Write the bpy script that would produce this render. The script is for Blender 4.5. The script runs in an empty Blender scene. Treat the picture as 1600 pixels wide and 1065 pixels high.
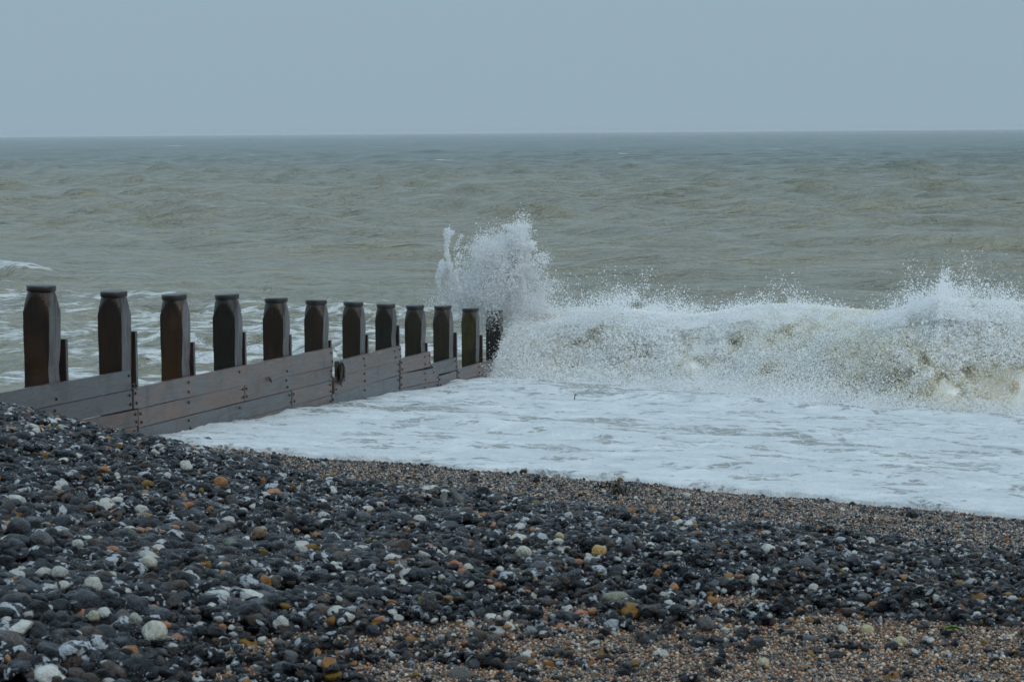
import bpy, math, random
import numpy as np
from mathutils import Matrix, Vector
rng = np.random.default_rng(7); random.seed(7)
R_ = math.radians
scene = bpy.context.scene
COL = scene.collection

# ------------------------------------------------------------------ camera
F = 3600.0; W0, H0 = 1600.0, 1065.0
PITCH = math.atan(325.5 / F); ROLL = -12.0 / 1600.0; EYE = 4.7
cam_d = bpy.data.cameras.new('camera'); cam = bpy.data.objects.new('camera', cam_d); COL.objects.link(cam)
cam_d.sensor_width = 36.0; cam_d.lens = 36.0 * F / W0; cam_d.clip_end = 40000; cam_d.clip_start = .2
cam_d.dof.use_dof = True; cam_d.dof.focus_distance = 24.0; cam_d.dof.aperture_fstop = 18.0
RM = (Matrix.Rotation(math.pi / 2 - PITCH, 3, 'X') @ Matrix.Rotation(ROLL, 3, 'Z'))
cam.matrix_world = Matrix.Translation((0, 0, EYE)) @ RM.to_4x4()
scene.camera = cam
RN = np.array(RM)

# ------------------------------------------------------------------ world, sun, exposure
world = bpy.data.worlds.new('World'); scene.world = world; world.use_nodes = True
wn, wl = world.node_tree.nodes, world.node_tree.links
bg = wn['Background']; bg.inputs[1].default_value = 0.1
SUN_EL, SUN_AZ = R_(40), R_(130)          # azimuth clockwise from the view direction (+Y): seaward, to the right
sky = wn.new('ShaderNodeTexSky'); sky.sky_type = 'NISHITA'; sky.sun_disc = False
sky.sun_elevation = SUN_EL; sky.sun_rotation = SUN_AZ; sky.dust_density = 4
wtc = wn.new('ShaderNodeTexCoord'); wsep = wn.new('ShaderNodeSeparateXYZ'); wl.new(wtc.outputs['Generated'], wsep.inputs[0])
wr = wn.new('ShaderNodeValToRGB'); wl.new(wsep.outputs['Z'], wr.inputs[0])      # overcast deck by elevation
e = wr.color_ramp.elements
CLOUD = (0.316, 0.432, 0.518)
def cl(k): return (CLOUD[0] * k, CLOUD[1] * k, CLOUD[2] * k, 1)
e[0].position = 0.0; e[0].color = cl(1.0); e[1].position = 1.0; e[1].color = cl(2.4)
for p_, k_ in ((.06, .99), (.15, 1.06), (.35, 1.45), (.7, 2.05)):
    q = e.new(p_); q.color = cl(k_)
wm = wn.new('ShaderNodeVectorMath'); wm.operation = 'SCALE'; wm.inputs['Scale'].default_value = 10.0; wl.new(wr.outputs[0], wm.inputs[0])
wmix = wn.new('ShaderNodeMix'); wmix.data_type = 'RGBA'; wmix.inputs[0].default_value = 0.94
wl.new(sky.outputs[0], wmix.inputs['A']); wl.new(wm.outputs[0], wmix.inputs['B']); wl.new(wmix.outputs['Result'], bg.inputs[0])
sun_d = bpy.data.lights.new('sun', 'SUN'); sun_d.energy = 0.75; sun_d.angle = R_(35); sun_d.color = (1, .96, .9)
sun = bpy.data.objects.new('sun', sun_d); COL.objects.link(sun)
sd = Vector((math.sin(SUN_AZ) * math.cos(SUN_EL), math.cos(SUN_AZ) * math.cos(SUN_EL), math.sin(SUN_EL)))
sun.rotation_euler = sd.to_track_quat('Z', 'Y').to_euler()
vs = scene.view_settings; vs.view_transform = 'Standard'; vs.look = 'None'; vs.exposure = 0.0; vs.gamma = 1.0
scene.view_settings.use_curve_mapping = False
scene.cycles.max_bounces = 9; scene.cycles.diffuse_bounces = 8; scene.cycles.transmission_bounces = 8; scene.cycles.transparent_max_bounces = 4; scene.cycles.use_denoising = True; scene.cycles.use_adaptive_sampling = False; scene.cycles.sample_clamp_indirect = 6.0

# ------------------------------------------------------------------ helpers
def ray(px, py):
    px = np.asarray(px, float); py = np.asarray(py, float)
    d = np.stack([(px - W0 / 2) / F, -(py - H0 / 2) / F, -np.ones_like(px)], -1)
    return d @ RN.T
def on_z(px, py, z):
    d = ray(px, py); t = (z - EYE) / d[..., 2]
    return np.stack([d[..., 0] * t, d[..., 1] * t, np.broadcast_to(z, t.shape)], -1)

_perm = np.random.default_rng(3).permutation(4096).astype(np.int64)
def _h(*a):
    r = np.zeros_like(a[0])
    for k in a: r = _perm[(r + k) & 4095]
    return r
def perlin2(x, y):
    x = np.asarray(x, float); y = np.asarray(y, float)
    xi = np.floor(x).astype(np.int64); yi = np.floor(y).astype(np.int64); xf = x - xi; yf = y - yi
    u = xf * xf * xf * (xf * (xf * 6 - 15) + 10); v = yf * yf * yf * (yf * (yf * 6 - 15) + 10)
    def g(ix, iy, dx, dy):
        a = _h(ix, iy) * (2 * math.pi / 4096); return np.cos(a) * dx + np.sin(a) * dy
    a = g(xi, yi, xf, yf); b = g(xi + 1, yi, xf - 1, yf); c = g(xi, yi + 1, xf, yf - 1); d = g(xi + 1, yi + 1, xf - 1, yf - 1)
    return ((a + u * (b - a)) * (1 - v) + (c + u * (d - c)) * v) * 1.4
def perlin3(x, y, z):
    x, y, z = [np.asarray(k, float) for k in (x, y, z)]
    I = [np.floor(k).astype(np.int64) for k in (x, y, z)]; f = [k - i for k, i in zip((x, y, z), I)]
    u, v, w = [k * k * (3 - 2 * k) for k in f]
    def val(a, b, c): return _h(I[0] + a, I[1] + b, I[2] + c) / 2048.0 - 1
    r = 0
    for a in (0, 1):
        for b in (0, 1):
            for c in (0, 1):
                r = r + val(a, b, c) * (u if a else 1 - u) * (v if b else 1 - v) * (w if c else 1 - w)
    return r
def fbm2(x, y, o=4, g=.5):
    s = 0; a = 1; n = 0
    for k in range(o): s = s + a * perlin2(x * 2 ** k + 17.3 * k, y * 2 ** k - 9.1 * k); n += a; a *= g
    return s / n
def fbm3(x, y, z, o=3, g=.5):
    s = 0; a = 1; n = 0
    for k in range(o): s = s + a * perlin3(x * 2 ** k + 17.3 * k, y * 2 ** k - 9.1 * k, z * 2 ** k + 3.3); n += a; a *= g
    return s / n
def sstep(a, b, x):
    t = np.clip((np.asarray(x, float) - a) / (b - a), 0, 1); return t * t * (3 - 2 * t)

def link(name, mesh, mat=None, parent=None, smooth=True):
    o = bpy.data.objects.new(name, mesh); COL.objects.link(o)
    if mat and not mesh.materials: mesh.materials.append(mat)
    if parent: o.parent = parent
    return o
def np_mesh(name, verts, faces, smooth=True):
    verts = np.ascontiguousarray(verts, np.float32); faces = np.ascontiguousarray(faces, np.int32)
    m = bpy.data.meshes.new(name); k = faces.shape[1]
    m.vertices.add(len(verts)); m.vertices.foreach_set('co', verts.ravel())
    m.loops.add(faces.size); m.loops.foreach_set('vertex_index', faces.ravel())
    m.polygons.add(len(faces)); m.polygons.foreach_set('loop_start', np.arange(0, faces.size, k, dtype=np.int32))
    m.polygons.foreach_set('loop_total', np.full(len(faces), k, np.int32))
    m.polygons.foreach_set('use_smooth', np.full(len(faces), smooth))
    m.update(calc_edges=True)
    return m
def grid_mesh(name, P, smooth=True):
    r, c = P.shape[:2]; i = np.arange(r * c).reshape(r, c)
    f = np.stack([i[:-1, :-1], i[:-1, 1:], i[1:, 1:], i[1:, :-1]], -1).reshape(-1, 4)
    return np_mesh(name, P.reshape(-1, 3), f, smooth)
def set_attr(m, name, arr, kind='FLOAT'):
    a = m.attributes.new(name, kind, 'POINT')
    if kind == 'FLOAT': a.data.foreach_set('value', np.ascontiguousarray(arr, np.float32).ravel())
    elif kind == 'FLOAT_VECTOR': a.data.foreach_set('vector', np.ascontiguousarray(arr, np.float32).ravel())
    elif kind == 'INT': a.data.foreach_set('value', np.ascontiguousarray(arr, np.int32).ravel())
    else: a.data.foreach_set('color', np.ascontiguousarray(arr, np.float32).ravel())
def tag(o, label=None, cat=None, group=None, kind=None):
    if label: o['label'] = label
    if cat: o['category'] = cat
    if group: o['group'] = group
    if kind: o['kind'] = kind
    return o

class NT:
    """tiny node-material builder"""
    def __init__(s, name):
        s.m = bpy.data.materials.new(name); s.m.use_nodes = True; s.t = s.m.node_tree; s.p = s.t.nodes['Principled BSDF']
    def n(s, kind, **kw):
        x = s.t.nodes.new('ShaderNode' + kind)
        for k, v in kw.items(): setattr(x, k, v)
        return x
    def l(s, a, b): s.t.links.new(a, b)
    def inp(s, node, key, v):
        if hasattr(v, 'default_value') or hasattr(v, 'is_linked'): s.l(v, node.inputs[key])
        else: node.inputs[key].default_value = v
    def coord(s, which='Object'): return s.n('TexCoord').outputs[which]
    def pos(s): return s.n('NewGeometry').outputs['Position']
    def attr(s, name, t='GEOMETRY', out='Fac'):
        a = s.n('Attribute'); a.attribute_name = name; a.attribute_type = t; return a.outputs[out]
    def mapping(s, v, scale=(1, 1, 1), rot=(0, 0, 0), loc=(0, 0, 0)):
        m = s.n('Mapping'); s.l(v, m.inputs[0]); m.inputs['Scale'].default_value = scale; m.inputs['Rotation'].default_value = rot
        s.inp(m, 'Location', loc); return m.outputs[0]
    def noise(s, v, scale, detail=4, rough=.5, dist=0, out='Fac'):
        x = s.n('TexNoise'); s.l(v, x.inputs['Vector']); x.inputs['Scale'].default_value = scale
        x.inputs['Detail'].default_value = detail; x.inputs['Roughness'].default_value = rough; x.inputs['Distortion'].default_value = dist
        return x.outputs[out]
    def math(s, op, a, b=0.0, c=0.0):
        x = s.n('Math'); x.operation = op; s.inp(x, 0, a); s.inp(x, 1, b); s.inp(x, 2, c); return x.outputs[0]
    def rng(s, v, a, b, c=0.0, d=1.0, smooth=True):
        x = s.n('MapRange'); x.interpolation_type = 'SMOOTHSTEP' if smooth else 'LINEAR'; s.inp(x, 0, v)
        for i, k in zip((1, 2, 3, 4), (a, b, c, d)): s.inp(x, i, k)
        return x.outputs[0]
    def mix(s, f, a, b, mode='MIX'):
        x = s.n('Mix'); x.data_type = 'RGBA'; x.blend_type = mode
        s.inp(x, 0, f)
        for key, v in (('A', a), ('B', b)):
            if isinstance(v, tuple): x.inputs[key].default_value = (*v[:3], 1)
            else: s.l(v, x.inputs[key])
        return x.outputs['Result']
    def bump(s, h, strength=.5, dist=.02, prev=None):
        b = s.n('Bump'); s.l(h, b.inputs['Height']); b.inputs['Strength'].default_value = strength; b.inputs['Distance'].default_value = dist
        if prev is not None: s.l(prev, b.inputs['Normal'])
        return b.outputs[0]
    def out(s, col=None, rough=None, normal=None, **kw):
        for key, v in (('Base Color', col), ('Roughness', rough), ('Normal', normal)):
            if v is None: continue
            if isinstance(v, tuple): v = (*v[:3], 1)
            s.inp(s.p, key, v)
        for k, v in kw.items(): s.inp(s.p, k.replace('_', ' '), v)
        return s.m

# ------------------------------------------------------------------ the lie of the shore
PHI = R_(35); NX, NY = math.sin(PHI), math.cos(PHI)          # shore normal, pointing out to sea
def S_of(x, y): return x * NX + y * NY
def W_of(x, y): return x * NY - y * NX
_sk = np.array([-60, -20, 0, 5, 8, 9.6, 10.8, 12.2, 13.6, 15.5, 18.4, 22, 34, 60, 200])
_zk = np.array([9.5, 6.2, 3.16, 3.12, 2.95, 2.75, 2.55, 2.06, 1.86, 1.68, 1.36, 1.05, 0.0, -1.8, -8])  # rise behind the camera is unseen, shaped to cut low light on the posts
_ss = np.linspace(-60, 200, 5201); _zz = np.interp(_ss, _sk, _zk)
_kern = np.hanning(23); _kern /= _kern.sum(); _zz = np.convolve(np.pad(_zz, 11, mode='edge'), _kern, 'valid')
def beach_z(x, y):
    x = np.asarray(x, float); y = np.asarray(y, float); s = S_of(x, y)
    z = np.interp(s, _ss, _zz)
    z = z + .132 * np.clip(-x - .9, 0, 2.6) * (1 - sstep(9.0, 13.5, s)) * sstep(1.5, 6.5, y)
    z = z + .035 * perlin2(x * .7, y * .7) + .016 * perlin2(x * 2.3, y * 2.3 + 5)
    z = z - .05 * np.exp(-((x - .7) / 1.3) ** 2 - ((y - 6.6) / 1.0) ** 2)
    return z
def swash_z(x, y): return 1.31 - .071 * (S_of(x, y) - 19.1)
def on_beach(px, py):
    d = ray(px, py); t = np.linspace(4, 34, 4000)[:, None]
    P = np.array([0, 0, EYE]) + t * d
    below = P[:, 2] < beach_z(P[:, 0], P[:, 1]); i = int(np.argmax(below)) if below.any() else len(t) - 1
    return P[i]

# groyne line from two picture rays: vanishing direction and first post
gd = ray(1596, 201.0); G_DIR = np.array([gd[0], gd[1]]); G_DIR /= np.linalg.norm(G_DIR)
G_NRM = np.array([G_DIR[1], -G_DIR[0]])                       # faces right, towards the camera's side
d0 = ray(66, 500); P0 = np.array([d0[0], d0[1]]) * (22.5 / d0[1])
def g_along(px, py=550):                                      # distance along the groyne of a picture column
    d = ray(px, py)[:2]; A = np.array([[d[0], -G_DIR[0]], [d[1], -G_DIR[1]]])
    t, u = np.linalg.solve(A, P0); return u, t
def g_side(x, y): return (np.asarray(x) - P0[0]) * G_NRM[0] + (np.asarray(y) - P0[1]) * G_NRM[1]
def on_groyne(px, py, off):                                   # hit the vertical plane at `off` right of the post line
    d = ray(px, py); o = P0 + G_NRM * off; t = (o @ G_NRM) / (d[:2] @ G_NRM); p = d * t
    return (p[:2] - o) @ G_DIR, p[2] + EYE

# ------------------------------------------------------------------ materials
def m_ground():
    b = NT('gravel_ground'); p = b.pos()
    v = b.n('TexVoronoi'); b.l(p, v.inputs['Vector']); v.inputs['Scale'].default_value = 140
    sep = b.n('SeparateColor'); b.l(v.outputs['Color'], sep.inputs[0])
    r = b.n('ValToRGB'); b.l(sep.outputs[0], r.inputs[0]); el = r.color_ramp.elements; r.color_ramp.interpolation = 'CONSTANT'
    el[0].color = (.03, .03, .033, 1); el[0].position = 0; el[1].position = .3; el[1].color = (.13, .075, .04, 1)
    for q, c in ((.5, (.08, .07, .065, 1)), (.66, (.19, .10, .045, 1)), (.8, (.28, .25, .22, 1)), (.9, (.05, .045, .045, 1))):
        k = el.new(q); k.color = c
    big = b.noise(p, 1.3, 3); c = b.mix(b.rng(big, .35, .65), r.outputs[0], (.06, .055, .052), 'MIX')
    c = b.mix(.35, c, r.outputs[0])
    n = b.bump(v.outputs['Distance'], 1.0, .006)
    return b.out(c, .45, n)
def m_pebble(name, inst):
    b = NT(name); t = 'INSTANCER' if inst else 'OBJECT'
    col = b.attr('pcol', t, 'Color'); pr = b.attr('prnd', t, 'Vector')
    sp = b.n('SeparateXYZ'); b.l(pr, sp.inputs[0])
    vec = b.n('VectorMath'); vec.operation = 'MULTIPLY_ADD'; b.l(pr, vec.inputs[0]); vec.inputs[1].default_value = (37, 21, 53); b.l(b.coord('Object'), vec.inputs[2])
    o = vec.outputs[0]
    n1 = b.noise(o, 1.5, 5, .6, .6); n2 = b.noise(o, 6, 4, .65); n3 = b.noise(o, 24, 3, .6)
    # pale cortex patches on some of the flints
    thr = b.rng(sp.outputs[0], .0, 1.0, .76, .47, False)
    patch = b.rng(n1, thr, b.math('ADD', thr, .05))
    c = b.mix(b.math('MULTIPLY', patch, .8), col, (.50, .53, .56))
    c = b.mix(b.rng(n2, .48, .62, 0, .5), c, b.mix(1.0, c, (.55, .53, .53), 'MULTIPLY'))
    fl = b.math('MULTIPLY', b.rng(n3, .60, .66, 0, .6), b.rng(sp.outputs[2], .6, .8)); c = b.mix(fl, c, (.48, .50, .52))
    rough = b.rng(n2, .3, .7, .04, .18)
    rough = b.math('ADD', rough, b.rng(sp.outputs[1], 0, 1, 0, .16))
    return b.out(c, rough, b.bump(n2, .6, .05), Specular_IOR_Level=.24)
def m_points(name, rough=.5, **kw):
    b = NT(name); return b.out(b.attr('col', 'GEOMETRY', 'Color'), rough, **kw)
def m_drop():
    b = NT('water_droplets'); col = b.attr('col', 'GEOMETRY', 'Color'); d = b.n('BsdfDiffuse'); t = b.n('BsdfTranslucent'); mx = b.n('MixShader')
    b.l(col, d.inputs[0]); b.l(col, t.inputs[0]); mx.inputs[0].default_value = .55; b.l(d.outputs[0], mx.inputs[1]); b.l(t.outputs[0], mx.inputs[2])
    o = [k for k in b.t.nodes if k.type == 'OUTPUT_MATERIAL'][0]; b.l(mx.outputs[0], o.inputs[0]); b.t.nodes.remove(b.p); return b.m
def m_wood(name, plank):
    b = NT(name); o = b.coord('Object'); oi = b.n('ObjectInfo')
    off = b.n('VectorMath'); off.operation = 'MULTIPLY_ADD'; b.l(oi.outputs['Random'], off.inputs[0]); off.inputs[1].default_value = (31, 17, 23); b.l(o, off.inputs[2]); o2 = off.outputs[0]
    sc = (.5, 8, 14) if plank else (9, 9, .55)
    g = b.noise(b.mapping(o2, sc), 3.0, 6, .65, .4); g2 = b.noise(b.mapping(o2, (sc[0] * 3, sc[1] * 3, sc[2] * 3)), 4.0, 3, .6)
    bl = b.noise(b.mapping(o2, (.9, 1, 2.4) if plank else (2, 2, 1.2)), 1.6, 4, .6)
    base = oi.outputs['Color']
    if plank:
        c = b.mix(b.rng(bl, .42, .66, 0, .8), base, (.095, .104, .112))
        c = b.mix(b.rng(g, .52, .72, 0, .6), c, (.15, .085, .06))
        c = b.mix(b.rng(g2, .55, .75, 0, .75), c, (.03, .027, .026))
        dk = b.noise(b.mapping(o2, (2.2, 1, 1.2)), 1.3, 5, .7, 1.0); c = b.mix(b.rng(dk, .54, .68, 0, .7), c, (.045, .04, .036))
        al = b.noise(b.mapping(o2, (.6, 1, 3)), 2.0, 5, .7); c = b.mix(b.rng(al, .60, .74, 0, .55), c, (.06, .066, .035))
    else:
        c = b.mix(b.rng(bl, .42, .64, 0, .8), base, (.016, .011, .008))
        c = b.mix(b.rng(g, .45, .7, 0, .7), c, (.006, .0055, .005))
        c = b.mix(b.rng(g2, .66, .8, 0, .3), c, (.05, .045, .038))
    if not plank:                                             # faces on local -y are mixed towards a paler grey in patches
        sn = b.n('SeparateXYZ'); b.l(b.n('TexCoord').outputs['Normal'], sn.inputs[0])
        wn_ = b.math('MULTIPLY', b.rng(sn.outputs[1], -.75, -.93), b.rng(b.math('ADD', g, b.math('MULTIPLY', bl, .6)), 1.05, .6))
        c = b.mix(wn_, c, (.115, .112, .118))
    rough = b.rng(g, .3, .7, .25 if plank else .26, .42)
    return b.out(c, rough, b.bump(g2, .4, .004, b.bump(g, .6, .008)), Specular_IOR_Level=.42 if plank else .3)
def m_simple(name, col, rough=.5, var=.4, scale=12, metal=0.0, bump=.3):
    b = NT(name); o = b.coord('Object'); n = b.noise(o, scale, 5, .6)
    c = b.mix(b.rng(n, .35, .65, 0, var), col, tuple(k * .4 for k in col)); return b.out(c, rough, b.bump(n, bump, .01), Metallic=metal)
def m_water():
    b = NT('sea_water'); p = b.pos(); s = b.attr('shore'); fo = b.attr('foam')
    rot = (0, 0, PHI)
    # sediment: brown near the shore, clearer green-blue further out
    big = b.noise(b.mapping(p, (.006, .018, .01), rot), 1.0, 4, .6)
    ss = b.math('ADD', s, b.math('MULTIPLY', b.math('SUBTRACT', big, .5), 260))
    c = b.mix(b.rng(ss, 60, 420), (.235, .216, .150), (.074, .114, .094))
    sw = b.noise(b.mapping(p, (.05, .14, .1), rot), 1.0, 4, .6)
    c = b.mix(b.rng(sw, .4, .65, 0, .45), c, b.mix(1.0, c, (1.35, 1.25, 1.1), 'MULTIPLY'))
    # fine chop
    w1 = b.noise(b.mapping(p, (.55, .85, 1), rot), 1.0, 5, .62, .6)
    w2 = b.noise(b.mapping(p, (2.4, 3.4, 3), rot), 1.0, 5, .62, .6)
    w3 = b.noise(b.mapping(p, (.13, .22, .3), rot), 1.0, 4, .55, .5)
    nrm = b.bump(w3, 1.0, 2.0, b.bump(w1, 1.0, .85, b.bump(w2, 1.0, .24)))
    # lacy foam: stretched net of thin lines that thickens with the foam attribute
    vv = b.n('TexVoronoi'); vv.feature = 'DISTANCE_TO_EDGE'
    wob = b.n('VectorMath'); wob.operation = 'MULTIPLY_ADD'; b.l(b.noise(p, .9, 3, out='Color'), wob.inputs[0]); wob.inputs[1].default_value = (1.6, 1.6, 1); b.l(p, wob.inputs[2])
    b.l(b.mapping(wob.outputs[0], (.8, 1.0, 1), rot), vv.inputs['Vector']); vv.inputs['Scale'].default_value = 1.3
    net = b.math('SUBTRACT', 1.0, b.rng(vv.outputs['Distance'], 0, .28))
    fn = b.noise(b.mapping(p, (.6, .8, 1), rot), 1.3, 7, .7, .9)
    fn2 = b.noise(b.mapping(p, (.16, .28, 1), rot), 1.0, 3, .6)
    lace = b.math('ADD', b.math('MULTIPLY', net, .22), b.math('MULTIPLY', fn, .9))
    lace = b.math('ADD', lace, b.math('MULTIPLY', b.math('SUBTRACT', fn2, .5), .9))
    lvl = b.math('ADD', lace, fo)
    m = b.rng(lvl, .93, 1.12)
    wcap = b.math('MULTIPLY', b.rng(b.noise(b.mapping(p, (.022, .075, .05), rot), 1.0, 7, .72, .4), .655, .69), b.rng(s, 90, 240))
    wcn = b.math('MULTIPLY', b.rng(b.noise(b.mapping(p, (.09, .22, .1), rot), 1.0, 5, .7, .3), .69, .725), b.rng(s, 60, 110)); m = b.math('MAXIMUM', m, b.math('MAXIMUM', wcap, wcn))
    c = b.mix(b.math('MULTIPLY', m, .9), c, (.70, .71, .70))
    rough = b.mix(m, (.17, .17, .17), (.6, .6, .6))
    nn = b.bump(b.math('MULTIPLY', m, lvl), .6, .05, nrm)
    return b.out(c, rough, nn, IOR=1.33)
def m_foam():
    b = NT('wash_foam'); p = b.pos(); rot = (0, 0, PHI)
    n1 = b.noise(b.mapping(p, (1.0, 1.25, 1), rot), 1.15, 8, .66, .7)
    n2 = b.noise(b.mapping(p, (.22, .30, 1), rot), 1.0, 3, .6)
    n3 = b.noise(p, 26, 5, .7)
    thin = b.attr('thin')
    k = b.math('ADD', b.math('ADD', n1, b.math('MULTIPLY', n2, .35)), thin)
    hole = b.math('MAXIMUM', b.rng(k, .81, .91), b.rng(b.math('ADD', n1, b.math('MULTIPLY', b.noise(p, 5.0, 4, .7), .5)), .80, .90, 0, .9))
    vv = b.n('TexVoronoi'); vv.feature = 'DISTANCE_TO_EDGE'; b.l(b.mapping(p, (1, 1.1, 1)), vv.inputs['Vector']); vv.inputs['Scale'].default_value = 5.5
    hole = b.math('MULTIPLY', hole, b.rng(vv.outputs['Distance'], .02, .16, .25, 1.0))
    streak = b.noise(b.mapping(p, (1.6, 2.0, 1), rot), 1.0, 7, .72, .5)
    c = b.mix(b.rng(streak, .35, .65), (.68, .69, .69), (.55, .57, .58))
    c = b.mix(b.math('MULTIPLY', hole, .85), c, (.27, .265, .225))
    rough = b.mix(hole, (.6, .6, .6), (.2, .2, .2))
    h = b.math('SUBTRACT', b.math('ADD', b.math('MULTIPLY', n3, .12), streak), b.math('MULTIPLY', hole, .5))
    return b.out(c, rough, b.bump(h, .8, .16))
def m_breaker():
    b = NT('breaker_water'); p = b.pos()
    n1 = b.noise(p, 1.1, 6, .65, .5); n2 = b.noise(p, 6, 5, .7, .3); n3 = b.noise(p, 30, 3, .6)
    f = b.math('ADD', b.math('MULTIPLY', n1, .9), b.math('MULTIPLY', n2, .6)); f = b.math('ADD', f, b.attr('foam'))
    m = b.rng(f, .46, .68)
    c = b.mix(m, (.40, .36, .24), (.92, .90, .84))
    mm = b.out(c, .55, b.bump(n3, .4, .02, b.bump(n2, .6, .08)), Subsurface_Weight=.35)
    b.p.inputs['Subsurface Radius'].default_value = (.3, .3, .28); return mm
M = dict(ground=m_ground(), peb=m_pebble('flint_pebble', False), pebi=m_pebble('flint_shingle', True), grain=m_points('gravel_grain', .4),
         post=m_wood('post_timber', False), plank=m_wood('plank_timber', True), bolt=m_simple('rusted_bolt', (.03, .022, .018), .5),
         cap=m_simple('post_end_grain', (.022, .017, .014), .35, .6, 18), weed=m_simple('kelp', (.028, .022, .008), .35, .6, 9),
         weedg=m_simple('green_weed', (.12, .30, .03), .4, .3), strap=m_simple('grey_rubber', (.085, .09, .078), .5, .35, 6),
         water=m_water(), foam=m_foam(), breaker=m_breaker(), drop=m_drop(), stick=m_simple('dark_stick', (.04, .03, .025)))

# ------------------------------------------------------------------ point clouds
def gn_points(name, pts, rad, col, mat, parent=None):
    m = bpy.data.meshes.new(name); m.vertices.add(len(pts)); m.vertices.foreach_set('co', np.ascontiguousarray(pts, np.float32).ravel())
    set_attr(m, 'rad', rad); set_attr(m, 'col', np.concatenate([col, np.ones((len(pts), 1))], 1), 'FLOAT_COLOR')
    m.materials.append(mat); o = link(name, m, None, parent)
    g = bpy.data.node_groups.new(name + '_nodes', 'GeometryNodeTree')
    g.interface.new_socket('Geometry', in_out='INPUT', socket_type='NodeSocketGeometry'); g.interface.new_socket('Geometry', in_out='OUTPUT', socket_type='NodeSocketGeometry')
    gi = g.nodes.new('NodeGroupInput'); go = g.nodes.new('NodeGroupOutput')
    mp = g.nodes.new('GeometryNodeMeshToPoints'); na = g.nodes.new('GeometryNodeInputNamedAttribute'); na.data_type = 'FLOAT'; na.inputs['Name'].default_value = 'rad'
    sm = g.nodes.new('GeometryNodeSetMaterial'); sm.inputs['Material'].default_value = mat
    g.links.new(gi.outputs[0], mp.inputs['Mesh']); g.links.new(na.outputs['Attribute'], mp.inputs['Radius'])
    g.links.new(mp.outputs[0], sm.inputs[0]); g.links.new(sm.outputs[0], go.inputs[0])
    md = o.modifiers.new('points', 'NODES'); md.node_group = g
    return o

# ------------------------------------------------------------------ setting: beach and sea
def axis(parts):
    out = [np.linspace(a, b, n, endpoint=False) for a, b, n in parts]; return np.concatenate(out + [[parts[-1][1]]])
gx = axis([(-400, -30, 12), (-30, -9, 30), (-9, 9, 240), (9, 30, 30), (30, 400, 12)]); gy = axis([(-300, -10, 12), (-10, 3, 20), (3, 24, 300), (24, 50, 60), (50, 120, 12)])
X, Y = np.meshgrid(gx, gy); Zb = beach_z(X, Y)
ground = link('beach', grid_mesh('beach', np.stack([X, Y, Zb], -1)), M['ground']); tag(ground, kind='structure')

# sea: wave trains summed over one polar sheet from the surf to beyond the horizon
rr = np.exp(np.linspace(math.log(21.0), math.log(14000.0), 1000))
aa = np.radians(axis([(-88, -24, 24), (-24, -16.2, 24), (-16.2, 16.2, 620), (16.2, 24, 24), (24, 88, 24)]))
RR, AA = np.meshgrid(rr, aa, indexing='ij'); SX = RR * np.sin(AA); SY = RR * np.cos(AA)
SS = S_of(SX, SY)
amp = .10 + .90 * sstep(34, 130, SS); dz = np.zeros_like(SX); dxn = np.zeros_like(SX)
wr_ = np.random.default_rng(21)
for k in range(96):
    L = math.exp(wr_.uniform(math.log(1.8), math.log(52))) if k > 6 else wr_.uniform(34, 62)
    th = PHI + wr_.normal(0, .22 if k <= 6 else .55); kk = 2 * math.pi / L; ph = wr_.uniform(0, 6.28)
    a = (.045 if k <= 6 else .0130 * min(L, 7) ** .62 * (1 if L < 10 else .6))
    if L < 7: a *= 1.35
    fade = sstep(1.0, 2.6, L / (RR * .0075))                   # waves finer than the sheet's own mesh are left to the relief
    arg = kk * (SX * math.sin(th) + SY * math.cos(th)) + ph
    dz += a * amp * fade * np.cos(arg); 
    dxn += a * amp * fade * np.sin(arg)
crest = dz / (amp + 1e-6)
dz = dz * (1 + .35 * np.clip(dz, -.6, 1.2))
# a few shoaling swell crests, longer and higher than the rest
for (s0, w0, lw, h, wd) in ((88, -34, 26, .42, 2.6), (74, -66, 22, .16, 2.4), (172, -85, 40, .40, 4.0), (150, -150, 50, .2, 4), (122, -90, 30, .22, 3.2), (250, -120, 60, .3, 5)):
    wv = W_of(SX, SY); sc = s0 + 2.5 * perlin2(wv * .03, s0) + 1.2 * perlin2(wv * .12, s0 + .5)
    q = (SS - sc) / wd; prof = np.exp(-np.where(q < 0, (q * 1.7) ** 2, (q * .7) ** 2)) - .35 * np.exp(-((q + 1.9) / 1.4) ** 2)
    dz += h * prof * np.exp(-((wv - w0) / lw) ** 2) * (.75 + .4 * perlin2(wv * .09, 7))
side = g_side(SX, SY)
# level: sloping wash inside the surf, flat sea outside
lev = np.where(SS < 36, np.maximum(swash_z(SX, SY), 0.12 + 0 * SS), 0.0); lev = np.where(SS < 36, lev, .12 * (1 - sstep(36, 48, SS)))
chop = sstep(20, 26, SS) * (1 - sstep(46, 75, SS))
zl = .20 * fbm2(SX * .45 + 3, SY * .30, 3) + .10 * np.abs(fbm2(SX * 1.3, SY * .9, 3)) 
lev = lev + chop * zl * sstep(.5, -1.0, side)
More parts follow.
